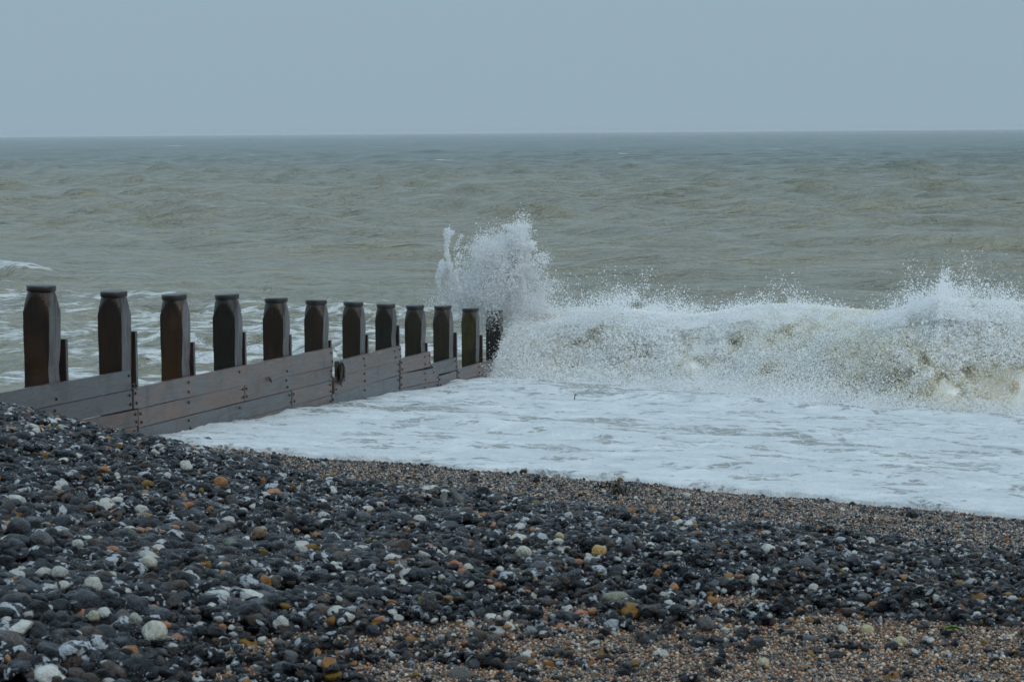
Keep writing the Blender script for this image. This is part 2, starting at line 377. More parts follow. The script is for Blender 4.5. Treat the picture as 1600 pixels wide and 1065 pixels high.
# small broken waves left of the groyne
for (s0, w0, lw, h, wd) in ((32.5, -26, 9, .22, .9), (27.5, -27, 7, .14, .7), (37.5, -30, 8, .30, 1.0), (46.5, -34, 9, .38, 1.4), (42, -24, 5, .20, 1.0), (54.5, -60, 3.5, .45, 1.4)):
    wv = W_of(SX, SY); sc = s0 + 1.1 * perlin2(wv * .25, s0) + .4 * perlin2(wv * .9, s0); q = (SS - sc) / wd
    lev += h * np.exp(-np.where(q < 0, (q * 1.9) ** 2, (q * .8) ** 2)) * np.exp(-((wv - w0) / lw) ** 2) * sstep(.2, -1.5, side)
rightside = sstep(-.15, .1, side) * (1 - sstep(37, 40, SS))
lev = lev - .35 * rightside
lev = np.where(SS < 19, lev - (19 - SS) * .08, lev)
SZ = lev + dz
foam = np.full_like(SX, -.33)
foam = np.where(SS < 80, foam + .68 * (1 - sstep(43, 72, SS)) * (.93 + .10 * sstep(0, -3, side)), foam)
foam += .12 * sstep(.5, 1.3, dz) * sstep(60, 120, SS)
foam += .05 * sstep(.25, .6, crest) 
wv = W_of(SX, SY)
for (s0, w0, lw, wd, v) in ((88.8, -34, 12, 1.0, .5), (37.5, -30, 6, .8, .15), (46.5, -34, 5, 1.0, .12), (32.5, -26, 9, .8, .2), (54.8, -60, 3, .9, .55)):
    foam += v * np.exp(-((SS - s0 - 2.5 * perlin2(wv * .03, s0) * (s0 > 60)) / wd) ** 2 - ((wv - w0) / lw) ** 2)
# scattered far whitecaps: a short bright crest here and there
cap = perlin2(SX * .05 + 40, SY * .02) * .6 + perlin2(SX * .16, SY * .07 + 9) * .5
foam += .75 * sstep(.42, .60, cap) * sstep(150, 320, SS) * sstep(.05, .3, crest)
sea = link('sea', grid_mesh('sea', np.stack([SX, SY, SZ], -1)), M['water']); tag(sea, kind='structure')
set_attr(sea.data, 'shore', SS); set_attr(sea.data, 'foam', foam)

# wash: thick white foam sheet sliding up the shingle, right of the groyne
fs = np.concatenate([np.linspace(16.9, 20.5, 190, endpoint=False), np.linspace(20.5, 37.5, 330)])
fw = np.concatenate([np.linspace(-24.5, -4, 420, endpoint=False), np.linspace(-4, 16, 120)])
FS, FW = np.meshgrid(fs, fw, indexing='ij'); FX = FS * NX + FW * NY; FY = FS * NY - FW * NX
edge = np.interp(FW, [-19, -15, -11.8, -7.8], [17.9, 17.95, 18.5, 18.75]) + .16 * perlin2(FW * .33, 2.2) + .10 * perlin2(FW * 1.3, 4.2) + .05 * perlin2(FW * 4.5, 1.0) + .03 * perlin2(FW * 11, 6.0) - .06 * np.abs(perlin2(FW * 2.2, 8.8))
d = FS - edge
base = 1.31 - .071 * (FS - 19.1)
base = np.where(FS < 34, base, 1.31 - .071 * (34 - 19.1) - .02 * (FS - 34))
lip = np.sqrt(np.clip(d, 0, .12) / .12)
bz = beach_z(FX, FY)
up = .05 + .065 * fbm2(FX * 1.1, FY * .8, 5, .6) + .022 * np.abs(fbm2(FX * 4, FY * 2.5, 3)) + .05 * np.clip(perlin2(FX * .35, FY * .35), 0, 1) * sstep(1, 4, d)
ridge = 0
for (s0, w0, lw, h) in ((22.6, -16, 3, .07), (25, -10, 4, .07), (20.5, -9, 4, .05), (30.5, -18, 5, .09), (19.6, -5, 3, .05)):
    q = (FS - s0 - .5 * perlin2(FW * .35, s0)) / .35; ridge = ridge + h * np.exp(-np.where(q < 0, (q * 1.6) ** 2, (q * .6) ** 2)) * np.exp(-((FW - w0) / lw) ** 2)
z = np.where(d < 2.0, np.maximum(bz, base) * (1 - sstep(.3, 2.0, d)) + base * sstep(.3, 2.0, d), base)
z = np.maximum(z, bz - .01 * (d > 0)) if False else z
FZ = np.where(d > 0, z + (up + ridge) * lip, bz - .06 + d * .1)
sd_ = g_side(FX, FY); FZ = FZ + .02
keep = np.where(sd_ < .10)                                     # stops at the groyne's boards
FZ[keep] -= .7
fm = grid_mesh('wash', np.stack([FX, FY, FZ], -1)); wash = link('wash_foam', fm, M['foam']); tag(wash, 'sheet of white foam washing up the shingle right of the groyne', kind='structure')
thin = .02 - .12 * sstep(1.5, .2, d) + .13 * np.exp(-((FS - 24.5) / 1.4) ** 2) * sstep(-6, -10, FW) + .10 * sstep(29, 33, FS) - .10 * sstep(-13, -8, FW) * sstep(26, 21, FS)
set_attr(fm, 'thin', thin)

# ------------------------------------------------------------------ groyne
groyne = bpy.data.objects.new('timber_groyne', None); COL.objects.link(groyne)
GZ = 1.0; groyne.location = (P0[0], P0[1], GZ); groyne.rotation_euler = (0, 0, math.atan2(G_DIR[1], G_DIR[0]))
tag(groyne, 'weathered dark timber groyne of twelve round-capped posts and bolted boards running into the surf', 'groyne')
# local axes: x runs out to sea along the groyne, -y is the side of the boards that faces right
posts_px = [(61, 445, 57), (178, 454, 50), (273, 459, 47), (355, 459, 44), (430, 465, 41), (493, 468, 38), (553, 471, 36), (602, 474, 33.5), (649, 476, 32), (693, 477, 30.5), (735, 481, 28.5), (772, 484, 27)]
post_cols = [(.040, .024, .015), (.026, .018, .012), (.045, .027, .015), (.014, .017, .016), (.036, .022, .013), (.028, .022, .014), (.024, .018, .012), (.014, .017, .018), (.022, .021, .015), (.026, .026, .018), (.04, .042, .016), (.025, .028, .03)]
OFF = .155                                                     # boards' outer face, right of the post line
def post_mesh(seed, top, bottom, plank_z):
    r = np.random.default_rng(seed); N = 40; th = np.arange(N) / N * 2 * math.pi + math.pi / 4
    hw = .138 * r.uniform(.96, 1.04)
    sqr = hw / np.maximum(np.abs(np.cos(th)), np.abs(np.sin(th)))
    hs = [bottom, plank_z - .3, plank_z - .05, plank_z + .02, plank_z + .07, plank_z + .14, plank_z + .25] + list(np.linspace(plank_z + .4, top - .34, 6)) + list(np.linspace(top - .29, top - .05, 9))
    rows = []; a1, a2 = r.uniform(-.012, .012, 2); er = r.uniform(.004, .016)
    for h in hs:
        cone = .126 + (top - .05 - h) * .33 * r.uniform(.99, 1.01)
        rad = np.minimum(sqr, cone)
        rad = np.minimum(rad, np.minimum(sqr, 1e9)) ; 
        soft = hw * 1.405; rad = np.minimum(rad, soft)
        x = rad * np.cos(th); y = rad * np.sin(th)
        q = math.exp(-((h - plank_z - .13) / .11) ** 2) * er + .010 * sstep(top - .3, plank_z, h)
        x = x - np.sign(x) * q * .5; y = np.where(y < 0, y + q, y)
        x = x + .004 * perlin2(th * 2, h * 5 + seed) + a1 * (h - bottom) * .4; y = y + .004 * perlin2(th * 2 + 9, h * 5 + seed) + a2 * (h - bottom) * .4
        rows.append(np.stack([x, y, np.full(N, h)], -1))
    P = np.array(rows); n = len(hs); V = P.reshape(-1, 3); fc = []
    for i in range(n - 1):
        for j in range(N): k = (j + 1) % N; fc.append((i * N + j, i * N + k, (i + 1) * N + k, (i + 1) * N + j))
    m = bpy.data.meshes.new('post'); m.from_pydata([tuple(v) for v in V], [], fc + [tuple(range(N - 1, -1, -1)), tuple((n - 1) * N + j for j in range(N))])
    return m, (V[-N:, 0].mean(), V[-N:, 1].mean())
def cap_mesh(seed):
    r = np.random.default_rng(seed + 50); N = 28; prof = [(.124, -.012), (.142, -.010), (.147, -.004), (.145, .016), (.148, .034), (.142, .046), (.10, .048), (.0, .049)]
    V = []; fc = []
    for i, (q, h) in enumerate(prof[:-1]):
        for j in range(N):
            t = j / N * 2 * math.pi; w = q * (1 + .022 * math.sin(2 * t + seed) + .018 * math.sin(5 * t + seed * 2)); V.append((w * math.cos(t), w * math.sin(t), h + .004 * math.sin(t + seed)))
    for i in range(len(prof) - 2):
        for j in range(N): k = (j + 1) % N; fc.append((i * N + j, i * N + k, (i + 1) * N + k, (i + 1) * N + j))
    c = len(V); V.append((0, 0, prof[-1][1])); l0 = (len(prof) - 2) * N
    for j in range(N): fc.append((l0 + j, l0 + (j + 1) % N, c))
    fc.append(tuple(range(N - 1, -1, -1)))
    m = bpy.data.meshes.new('post_cap'); m.from_pydata(V, [], fc)
    for p in m.polygons: p.use_smooth = True
    return m
plank_px = [  # left x, top, bottom ; right x, top, bottom   (picture columns of the board's corners), tone
    ((-150, 640, 680), (204.5, 578.5, 607.5), 'g'),
    ((-150, 682, 712), (206, 609, 638), 'g'),
    ((-150, 714, 742), (215, 639.5, 664), 'r'),
    ((-150, 744, 775), (215, 665.5, 692), 'r'),
    ((208.5, 606.5, 638), (520, 543, 571.5), 'p'),
    ((215.8, 639.5, 667.5), (381.5, 600.8, 626), 'r'),
    ((383, 600.5, 626), (520, 573, 593), 'p'),
    ((216.3, 669, 697), (455, 610, 633.5), 'g'),
    ((456.5, 609.5, 633.5), (518.5, 594.5, 616), 'p'),
    ((217, 698.5, 735), (518.5, 617.5, 650), 'p'),
    ((529, 564, 587.5), (627, 539.5, 561.5), 'p'),
    ((522.5, 589.8, 615), (624, 563, 584.8), 'p'),
    ((519.5, 616, 648), (624, 586.2, 612), 'b'),
    ((626, 560.5, 583), (673, 549, 572), 'p'),
    ((625.5, 584.5, 606), (685, 573.5, 594), 'p'),
    ((625.5, 607.5, 628), (685, 595, 616), 'g'),
    ((674.5, 569, 586.5), (713.5, 558, 577.5), 'g'),
    ((686, 588, 606), (713.5, 579, 600), 'p'),
    ((686, 607.5, 620), (713.5, 601.2, 620), 'p'),
    ((715, 577, 595.5), (790, 556.5, 574.5), 'p'),
    ((715, 597, 612), (790, 576, 592), 'p'),
    ((715, 613.5, 628), (790, 593.2, 612), 'g')]
tones = dict(p=(.130, .094, .082), g=(.082, .080, .084), r=(.125, .078, .060), b=(.078, .086, .096))
def box_from(V8, name, bev=.006):
    import bmesh
    bm = bmesh.new(); vs = [bm.verts.new(v) for v in V8]
    for f in ((0, 1, 2, 3), (7, 6, 5, 4), (0, 4, 5, 1), (1, 5, 6, 2), (2, 6, 7, 3), (3, 7, 4, 0)): bm.faces.new([vs[i] for i in f])
    bmesh.ops.recalc_face_normals(bm, faces=bm.faces[:])
    bmesh.ops.bevel(bm, geom=bm.edges[:], offset=bev, segments=2, affect='EDGES')
    m = bpy.data.meshes.new(name); bm.to_mesh(m); bm.free(); return m
def bolt_mesh():
    import bmesh
    bm = bmesh.new(); r = bmesh.ops.create_cone(bm, cap_ends=True, segments=10, radius1=.018, radius2=.014, depth=.018)
    bmesh.ops.rotate(bm, verts=bm.verts[:], cent=(0, 0, 0), matrix=Matrix.Rotation(math.pi / 2, 3, 'X'))
    m = bpy.data.meshes.new('bolt'); bm.to_mesh(m); bm.free(); m.materials.append(M['bolt']); return m
BOLT = bolt_mesh()
post_s = [g_along(p[0])[0] for p in posts_px]
top_line = []
pr_ = random.Random(5)
for i, (a, b_, tone) in enumerate(plank_px):
    (s0, zt0), (_, zb0) = on_groyne(a[0], a[1], OFF), on_groyne(a[0], a[2], OFF)
    (s1, zt1), (_, zb1) = on_groyne(b_[0], b_[1], OFF), on_groyne(b_[0], b_[2], OFF)
    y0, y1 = -OFF + pr_.uniform(-.002, .005), -OFF + .062
    # a board is nailed at its origin: mesh is local to its left end
    zb0 -= .007; zb1 -= .007; Q = lambda s, z, y: (s - s0, y, z - zb0)
    V8 = [Q(s0, zb0, y0), Q(s1, zb1, y0), Q(s1, zt1, y0), Q(s0, zt0, y0), Q(s0, zb0, y1), Q(s1, zb1, y1), Q(s1, zt1, y1), Q(s0, zt0, y1)]
    o = link('plank', box_from(V8, 'plank', .005), M['plank'], groyne); o.location = (s0, 0, zb0 - GZ)
    k = tones[tone]; j = pr_.uniform(.88, 1.12); o.color = (k[0] * j, k[1] * j, k[2] * j, 1)
    if i in (0, 4, 10, 13, 16, 19): top_line.append((s0, zt0, s1, zt1))
    holes = [s0 + .06, s1 - .06] + [ps + .0 for ps in post_s if s0 + .3 < ps < s1 - .3]
    for hs_ in holes:
        f = (hs_ - s0) / (s1 - s0); zb = zb0 + (zb1 - zb0) * f; zt = zt0 + (zt1 - zt0) * f
        if zt < beach_z(*(P0 + G_DIR * hs_)) - .1: continue
        for fr, dx in ((.27, .015), (.75, -.02)):
            if pr_.random() < .12: continue
            bo = bpy.data.objects.new('bolt', BOLT); COL.objects.link(bo); bo.parent = o
            bo.location = (hs_ - s0 + dx + pr_.uniform(-.02, .02), y0 - .006, zb + (zt - zb) * fr - zb0)
def top_at(s):
    for s0, z0, s1, z1 in top_line:
        if s0 - .3 <= s <= s1 + .02: return z0 + (z1 - z0) * (s - s0) / (s1 - s0)
    return top_line[-1][3]
for i, (px, py, wpx) in enumerate(posts_px):
    s, zt = on_groyne(px + (1 if i < 6 else 0), py, -.06)
    pz = top_at(s); m, (cx, cy) = post_mesh(i + 1, zt, -.6 if i > 4 else .3, pz)
    for v in m.vertices: v.co.z -= pz
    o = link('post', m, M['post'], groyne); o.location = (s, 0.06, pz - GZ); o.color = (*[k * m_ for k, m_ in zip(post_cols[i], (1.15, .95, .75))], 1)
    c = link('post_cap', cap_mesh(i), M['cap'], o); c.location = (cx, cy, zt - pz - .05)
# boards standing behind the wall beside the posts
stake_px = [(95, 106, 529, 612), (205, 214.5, 517, 606), (294, 305, 534, 590), (378, 385, 518, 575), (449, 456, 522, 560), (511, 518.5, 531, 548), (570, 576, 522, 556), (619, 624.5, 508, 545), (663.5, 668.5, 535, 552), (709.5, 714.5, 519, 560), (748.5, 754.5, 523, 570)]
for i, (xa, xb, yt, yb) in enumerate(stake_px):
    s1, zt = on_groyne(xb, yt, .085); s0 = s1 - .06; yw = .03
    z0 = top_at(s1) - .6
    V8 = [(0, -.055, 0), (.06, -.055, 0), (.06, -.055, zt - z0), (0, -.055, zt - z0), (0, yw, 0), (.06, yw, 0), (.06, yw, zt - z0), (0, yw, zt - z0)]
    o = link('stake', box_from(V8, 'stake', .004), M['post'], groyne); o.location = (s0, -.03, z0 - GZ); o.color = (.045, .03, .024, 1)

# ------------------------------------------------------------------ shingle
import bmesh
NV = 24
def pebble_mesh(k):
    r = np.random.default_rng(100 + k); bm = bmesh.new(); bmesh.ops.create_icosphere(bm, subdivisions=3 if k >= 90 else 2 if False else 3, radius=.5)
    v = np.array([x.co[:] for x in bm.verts]); n = v * 2
    f1 = fbm3(n[:, 0] * .8 + k * 7, n[:, 1] * .8, n[:, 2] * .8, 2); f2 = perlin3(n[:, 0] * 2.2, n[:, 1] * 2.2 + k, n[:, 2] * 2.2)
    a1 = r.uniform(.15, .60); a2 = r.uniform(.02, .16)
    v = v * (1 + a1 * f1 + a2 * f2)[:, None]
    for _ in range(r.integers(0, 4)):                       # broken faces of a flint
        q = r.normal(size=3); q /= np.linalg.norm(q); lim = r.uniform(.22, .40); dd = v @ q; v = v - np.clip(dd - lim, 0, 1)[:, None] * q * .85
    v *= np.array([1, r.uniform(.66, .92), r.uniform(.48, .74)])
    v -= (v.max(0) + v.min(0)) / 2; v /= (v[:, 0].max() - v[:, 0].min())
    for x, c in zip(bm.verts, v): x.co = c
    m = bpy.data.meshes.new('pebble'); bm.to_mesh(m); bm.free()
    for p in m.polygons: p.use_smooth = True
    m.materials.append(M['peb']); return m
PM = [pebble_mesh(k) for k in range(NV)]
PFLAT = [float(max(v.co.z for v in m.vertices)) for m in PM]; PWID = [float(max(v.co.y for v in m.vertices)) for m in PM]

def palette(n, warm, r):
    """base colours of wet flints: mostly charcoal and blue-grey, some brown, orange, pale"""
    c = np.empty((n, 3)); u = r.random(n); g = r.random(n)
    o_ = .020 + .10 * warm; br = .12 + .13 * warm; wh = .028 + .05 * warm; md = .15
    dark = np.stack([.004 + .020 * g ** 3, .0045 + .021 * g ** 3, .006 + .025 * g ** 3], 1); brown = np.stack([.030 + .05 * g, .022 + .036 * g, .018 + .028 * g], 1)
    orange = np.stack([.14 + .28 * g, .055 + .05 * r.random(n) + .11 * g, .012 + .09 * g * g], 1); white = np.stack([.40 + .2 * g, .39 + .2 * g, .36 + .18 * g], 1); mid = np.stack([.022 + .09 * g ** 3, .024 + .09 * g ** 3, .030 + .10 * g ** 3], 1)
    c[:] = dark; k = np.zeros(n, int)
    for i, (lo, hi, pal) in enumerate(((0, wh, white), (wh, wh + o_, orange), (wh + o_, wh + o_ + br, brown), (wh + o_ + br, wh + o_ + br + md, mid))):
        s_ = (u >= lo) & (u < hi); c[s_] = pal[s_]; k[s_] = i + 1
    return c, k
def gravel_patch(x, y):
    n = .35 * perlin2(x * 1.4, y * 1.9) + .25 * perlin2(x * 4, y * 5)
    a = sstep(1.0, .62, np.hypot((x - 1.0) / 2.3, (y - 6.3) / 2.05) + 1.1 * n)
    b = .0
    return np.maximum(a, b)
def coarse(x, y):
    s = S_of(x, y); n = .8 * perlin2(x * .8, y * .8) + .4 * perlin2(x * 2.2, y * 2.2)
    return 1 - sstep(11.2, 12.6, s + n + .5 * sstep(0, 1.0, x) - 2.4 * sstep(.8, 3.0, x))

# candidates in the wedge in front of the camera, with a margin at its sides
def wedge(n, y0, y1, r, mx=1.4):
    Yc = np.sqrt(r.uniform(0, 1, n) * ((y1 + 5) ** 2 - (y0 + 5) ** 2) + (y0 + 5) ** 2) - 5
    Xc = r.uniform(-1, 1, n) * (.226 * Yc + mx); return Xc, Yc
# height map of the heap, 1 cm cells
HX0, HY0, HC = -6.2, 4.6, .0125
hx = np.arange(HX0, 6.2, HC); hy = np.arange(HY0, 19.0, HC); HXm, HYm = np.meshgrid(hx, hy); BASE = beach_z(HXm, HYm); HM = BASE - .004

singles = []          # (x, y, size, colour or None, label, flat, variant, rot)
def pick(px, py, wpx, col, label, flat=None, var=None, lift=0.0): singles.append((px, py, wpx, col, label, flat, var, lift))
cream = (.52, .50, .42); whit = (.50, .50, .47); ora = (.36, .16, .045); yel = (.50, .42, .22); grey = (.22, .23, .24); dark = (.03, .032, .036)
pick(243, 1028, 42, cream, 'largest cream oval pebble near the bottom left of the beach', .8)
pick(212, 1022, 23, (.38, .37, .32), 'small round cream pebble just left of the largest cream oval one', .95)
pick(232, 910, 30, cream, 'flat cream oval pebble on the left bank above the largest cream one', .7)
pick(145, 942, 34, (.46, .45, .40), 'long off-white pebble half covered by grey flints on the left bank', .75)
pick(95, 928, 28, (.40, .40, .37), 'off-white pebble left of the long half-covered one on the left bank', .7)
pick(122, 885, 19, whit, 'small upright white pebble on the left bank', 1.0)
pick(163, 995, 24, whit, 'white pebble beside a yellowish one left of the orange chip', .8)
pick(148, 993, 22, (.42, .40, .28), 'yellowish pebble touching a white one on the left bank', .8)
pick(515, 1000, 23, (.52, .52, .46), 'upright white pebble at the left rim of the gravel hollow', 1.0)
pick(818, 887, 26, cream, 'cream pebble leaning on a yellow one in the middle of the beach', .8)
pick(730, 903, 22, (.45, .46, .40), 'flat pale pebble left of the leaning cream one', .6)
pick(936, 884, 24, (.48, .30, .10), 'pitted golden orange stone right of centre on the dark shingle', .85)
pick(964, 952, 48, (.20, .20, .14), 'long flat olive grey stone above the gravel hollow', .42)
pick(361, 874, 21, (.20, .22, .19), 'greenish grey round pebble on the left bank', .9)
pick(345, 771, 24, ora, 'orange and brown pebble near the top of the bank', .7)
pick(164, 756, 20, ora, 'orange pebble high on the left bank', .6)
pick(250, 1007, 38, (.38, .14, .04), 'long orange chip of flint above the largest cream pebble', .4)
pick(290, 748, 24, whit, 'white pebble high on the bank right of an orange one', .75)
pick(405, 862, 23, (.16, .10, .055), 'brown round pebble with a pale one on its shoulder', .8)
pick(410, 856, 15, (.40, .39, .34), 'pale pebble resting on the brown round one', .8)
pick(692, 771, 25, (.40, .41, .37), 'pale oval pebble lying above the grey strap', .5)
pick(1021, 885, 21, ora, 'flat orange pebble right of the pitted golden stone', .5)
pick(830, 990, 26, grey, 'pale grey rounded stone in the gravel hollow', .8)
pick(874, 858, 16, yel, 'small yellow pebble above the leaning cream one', .8)
pick(1097, 851, 22, yel, 'pale yellow lump at the upper right of the beach beside a dark flint', .7)
pick(1355, 985, 23, (.52, .45, .25), 'pale yellow pitted lump above the gravel at the right', .8)
pick(1405, 1006, 25, (.56, .50, .30), 'pale yellow spongy lump touching a dark round flint', .9)
pick(1192, 1034, 22, (.50, .45, .30), 'pale yellow lump in the gravel below the others', .7)
pick(1271, 927, 17, (.55, .54, .52), 'small bright white pebble in the right of the beach', .8)
pick(1582, 943, 23, (.50, .48, .46), 'white oval pebble at the right edge of the picture', .6)
pick(1313, 854, 22, (.42, .45, .48), 'blocky pale blue grey stone among the seaweed', .7)
pick(1102, 985, 30, (.10, .10, .10), 'large round mid grey flint above the gravel at right', .8)
pick(1185, 1011, 27, dark, 'dark round flint standing on the gravel hollow', .8)
pick(1394, 1012, 24, (.035, .035, .038), 'dark flint touching the pale yellow spongy lump', .85)
pick(671, 970, 27, (.045, .04, .038), 'dark flint standing on end at the upper rim of the gravel', 1.2)
pick(718, 1056, 40, (.13, .12, .115), 'large grey flint with a pale crust at the bottom edge', .7)
pick(65, 880, 44, (.07, .07, .072), 'largest charcoal flint on the far left of the bank', .8)
pick(30, 850, 38, (.06, .065, .07), 'pointed charcoal flint on the left edge above the largest one', .8)
pick(362, 798, 24, (.07, .06, .055), 'round brown grey flint in the upper part of the bank', .9)
pick(1265, 924 + 75, 22, (.10, .10, .10), 'grey pebble right of the dark round flint in the gravel', .7)
pick(1165, 757 + 12, 14, dark, 'small dark stone at the edge of the foam', .8)
pick(845, 740, 13, dark, 'lone dark stone standing proud at the foam line in the middle', .9)
pick(1480, 788, 13, dark, 'lone dark stone with foam round it near the right edge', .9)
pick(1425, 806, 22, (.035, .037, .04), 'larger dark flint on the fine gravel near the right foam edge', .8)
pick(430, 690 + 30, 16, (.05, .05, .055), 'flint on the top edge of the bank against the foam', .7)
pick(322, 692, 22, (.04, .042, .045), 'long dark flint on the skyline of the bank against the foam', .45)

def stamp(x, y, a, b_, hgt, rot, sink=.30, mn=False):
    """drop an ellipsoid on the heap: returns centre z and raises the height map"""
    i = int((x - HX0) / HC); j = int((y - HY0) / HC); r = max(1, int(a / 2 / HC))
    if not (r < i < len(hx) - r - 1 and r < j < len(hy) - r - 1): return float(beach_z(x, y)) + hgt * .2
    sl = (slice(j - r, j + r + 1), slice(i - r, i + r + 1)); h = HM[sl]; bs = BASE[j, i]
    zc = min(h.mean() + .35 * (h.max() - h.mean()), bs + .045) + hgt * (.5 - sink)
    g = np.arange(-r, r + 1) * HC; c, s = math.cos(rot), math.sin(rot)
    u = (g[None, :] * c + g[:, None] * s) / (a / 2); v = (-g[None, :] * s + g[:, None] * c) / (b_ / 2); q = 1 - u * u - v * v
    t = np.where(q > 0, zc + hgt / 2 * np.sqrt(np.clip(q, 0, 1)), -9); np.maximum(h, t, out=h)
    return zc
from mathutils import Euler
# the bulk of the heap
N_bulk = 150000; r1 = np.random.default_rng(11)
bx, by = wedge(N_bulk, 4.9, 16.2, r1); cz = coarse(bx, by); gp = gravel_patch(bx, by)
size = np.exp(r1.normal(math.log(.0325), .46, N_bulk)); size = np.clip(size, .013, .095)
size *= np.where(cz > .5, 1, .42) * (1 - .35 * gp) * (1 + .28 * sstep(-.1, -1.2, bx) * sstep(11, 8, by)) * np.where(by > 9, 1.0, 1.0)
size *= 1 - .22 * sstep(0, 2.5, bx)
keepm = (r1.random(N_bulk) < (1 - .66 * gp)); bx, by, size, cz, gp = [a[keepm] for a in (bx, by, size, cz, gp)]
warm = np.clip(.10 + .9 * (1 - cz) + .5 * gp + .35 * perlin2(bx * .5, by * .5 + 4) + .25 * sstep(0, 2, bx), 0, 1)
colr, kind = palette(len(bx), warm, r1)
_b = (size < .028) & (kind == 0) & (r1.random(len(bx)) < .11); colr[_b] = np.array([.34, .35, .36]) * r1.uniform(.5, 1.3, (int(_b.sum()), 1)); kind[_b] = 1
order = np.argsort(-size + r1.normal(0, .018, len(size)) * 0 + r1.normal(0, .016, len(size))); bx, by, size, colr, kind, gp = [a[order] for a in (bx, by, size, colr, kind, gp)]
order = order[::-1]
var = r1.integers(0, NV, len(bx)); rot = r1.uniform(0, 2 * math.pi, len(bx)); tilt = r1.normal(0, .30, (len(bx), 2)); bz_ = np.empty(len(bx)); sq = r1.uniform(.8, 1.15, len(bx))
for i in range(len(bx)):
    k = var[i]; bz_[i] = stamp(bx[i], by[i], size[i], size[i] * PWID[k] * 2, size[i] * PFLAT[k] * 2 * sq[i], rot[i], .30 - .18 * (size[i] < .02))
prnd = r1.random((len(bx), 3)); prnd[:, 0] *= np.where(kind == 0, 1, .5)
# the 255 that show largest become objects of their own
dist = np.hypot(bx, by); view = (np.abs(bx) < .222 * by - .02) & (by > 6.7)
app = np.where(view & (size / dist * F > 13), size / dist, 0) * (1 + .0 * gp)
# skip those buried under later stones
ii = np.clip(((bx - HX0) / HC).astype(int), 0, len(hx) - 1); jj = np.clip(((by - HY0) / HC).astype(int), 0, len(hy) - 1)
topz = bz_ + size * np.array(PFLAT)[var] * sq; app = np.where(topz > HM[jj, ii] - .004, app, 0)
idx = np.argsort(-app)[:250]
names = {0: 'dark charcoal flint pebble', 1: 'whitish pebble', 2: 'orange brown pebble', 3: 'brown flint pebble', 4: 'mid grey flint pebble'}
def zone(x, y):
    f = x / (.222 * y)
    return ('on the near left bank' if f < -.45 else 'in the near left middle of the beach' if f < 0 else 'in the near right middle of the beach' if f < .5 else 'on the near right of the beach') if y < 8.6 else ('further up the left bank' if f < 0 else 'further back on the right of the beach')
def single(mesh_i, loc, sx, sy, sz, rotz, tl, col, rnd, label, group=None):
    o = bpy.data.objects.new('pebble', PM[mesh_i]); COL.objects.link(o); o.location = loc; o.scale = (sx, sy, sz); o.rotation_euler = (tl[0], tl[1], rotz)
    o['pcol'] = [float(c) for c in col]; o['prnd'] = [float(c) for c in rnd]; tag(o, label, 'pebble', group); return o
def to_px(x, y, z):
    c = np.array([x, y, z - EYE]) @ RN; return c[0] / -c[2] * F + W0 / 2, -c[1] / -c[2] * F + H0 / 2
marks = [(243, 1028, 'the largest cream oval pebble'), (232, 910, 'the flat cream oval pebble'), (515, 1000, 'the upright white pebble'), (818, 887, 'the leaning cream pebble'), (936, 884, 'the pitted golden stone'),
         (964, 952, 'the long olive grey stone'), (250, 1007, 'the long orange chip'), (697, 800, 'the grey curled strap'), (718, 1056, 'the large crusted grey flint'), (1405, 1006, 'the pale yellow spongy lump'),
         (1582, 943, 'the white oval pebble at the right edge'), (1313, 854, 'the blocky pale stone in the weed'), (1097, 851, 'the pale yellow lump upper right'), (65, 880, 'the charcoal flint far left'), (361, 874, 'the greenish grey pebble'), (345, 771, 'the orange and brown pebble'), (1490, 995, 'the green leaf scrap'), (122, 885, 'the small upright white pebble'), (1102, 985, 'the large round mid grey flint'), (671, 970, 'the dark flint on end')]
ords = ['nearest', 'second nearest', 'third nearest', 'fourth nearest', 'fifth nearest', 'sixth nearest', 'seventh nearest', 'eighth nearest', 'ninth nearest', 'tenth nearest', 'eleventh nearest', 'twelfth nearest', 'thirteenth nearest', 'fourteenth nearest', 'fifteenth nearest', 'sixteenth nearest', 'seventeenth nearest', 'eighteenth nearest', 'nineteenth nearest', 'twentieth nearest', 'twenty-first nearest', 'twenty-second nearest']
info = {}
for i in idx:
    u_, v_ = to_px(bx[i], by[i], bz_[i]); dd_ = [math.hypot(u_ - m_[0], v_ - m_[1]) for m_ in marks]; j_ = int(np.argmin(dd_)); dx_, dy_ = u_ - marks[j_][0], v_ - marks[j_][1]
    way = ('right of' if dx_ > 0 else 'left of') if abs(dx_) > abs(dy_) else ('below' if dy_ > 0 else 'above')
    info.setdefault((names[int(kind[i])], way, marks[j_][2]), []).append((dd_[j_], int(i)))
for (nm, way, ref), lst in info.items():
    for r_, (_, i) in enumerate(sorted(lst)):
        lb = f"{ords[min(r_, 21)]} large {nm} {way} {ref}"
        single(int(var[i]), (bx[i], by[i], bz_[i]), size[i], size[i], size[i] * sq[i], rot[i], tilt[i], colr[i], prnd[i], lb, 'larger pebbles on the beach')
mask = np.ones(len(bx), bool); mask[idx] = False
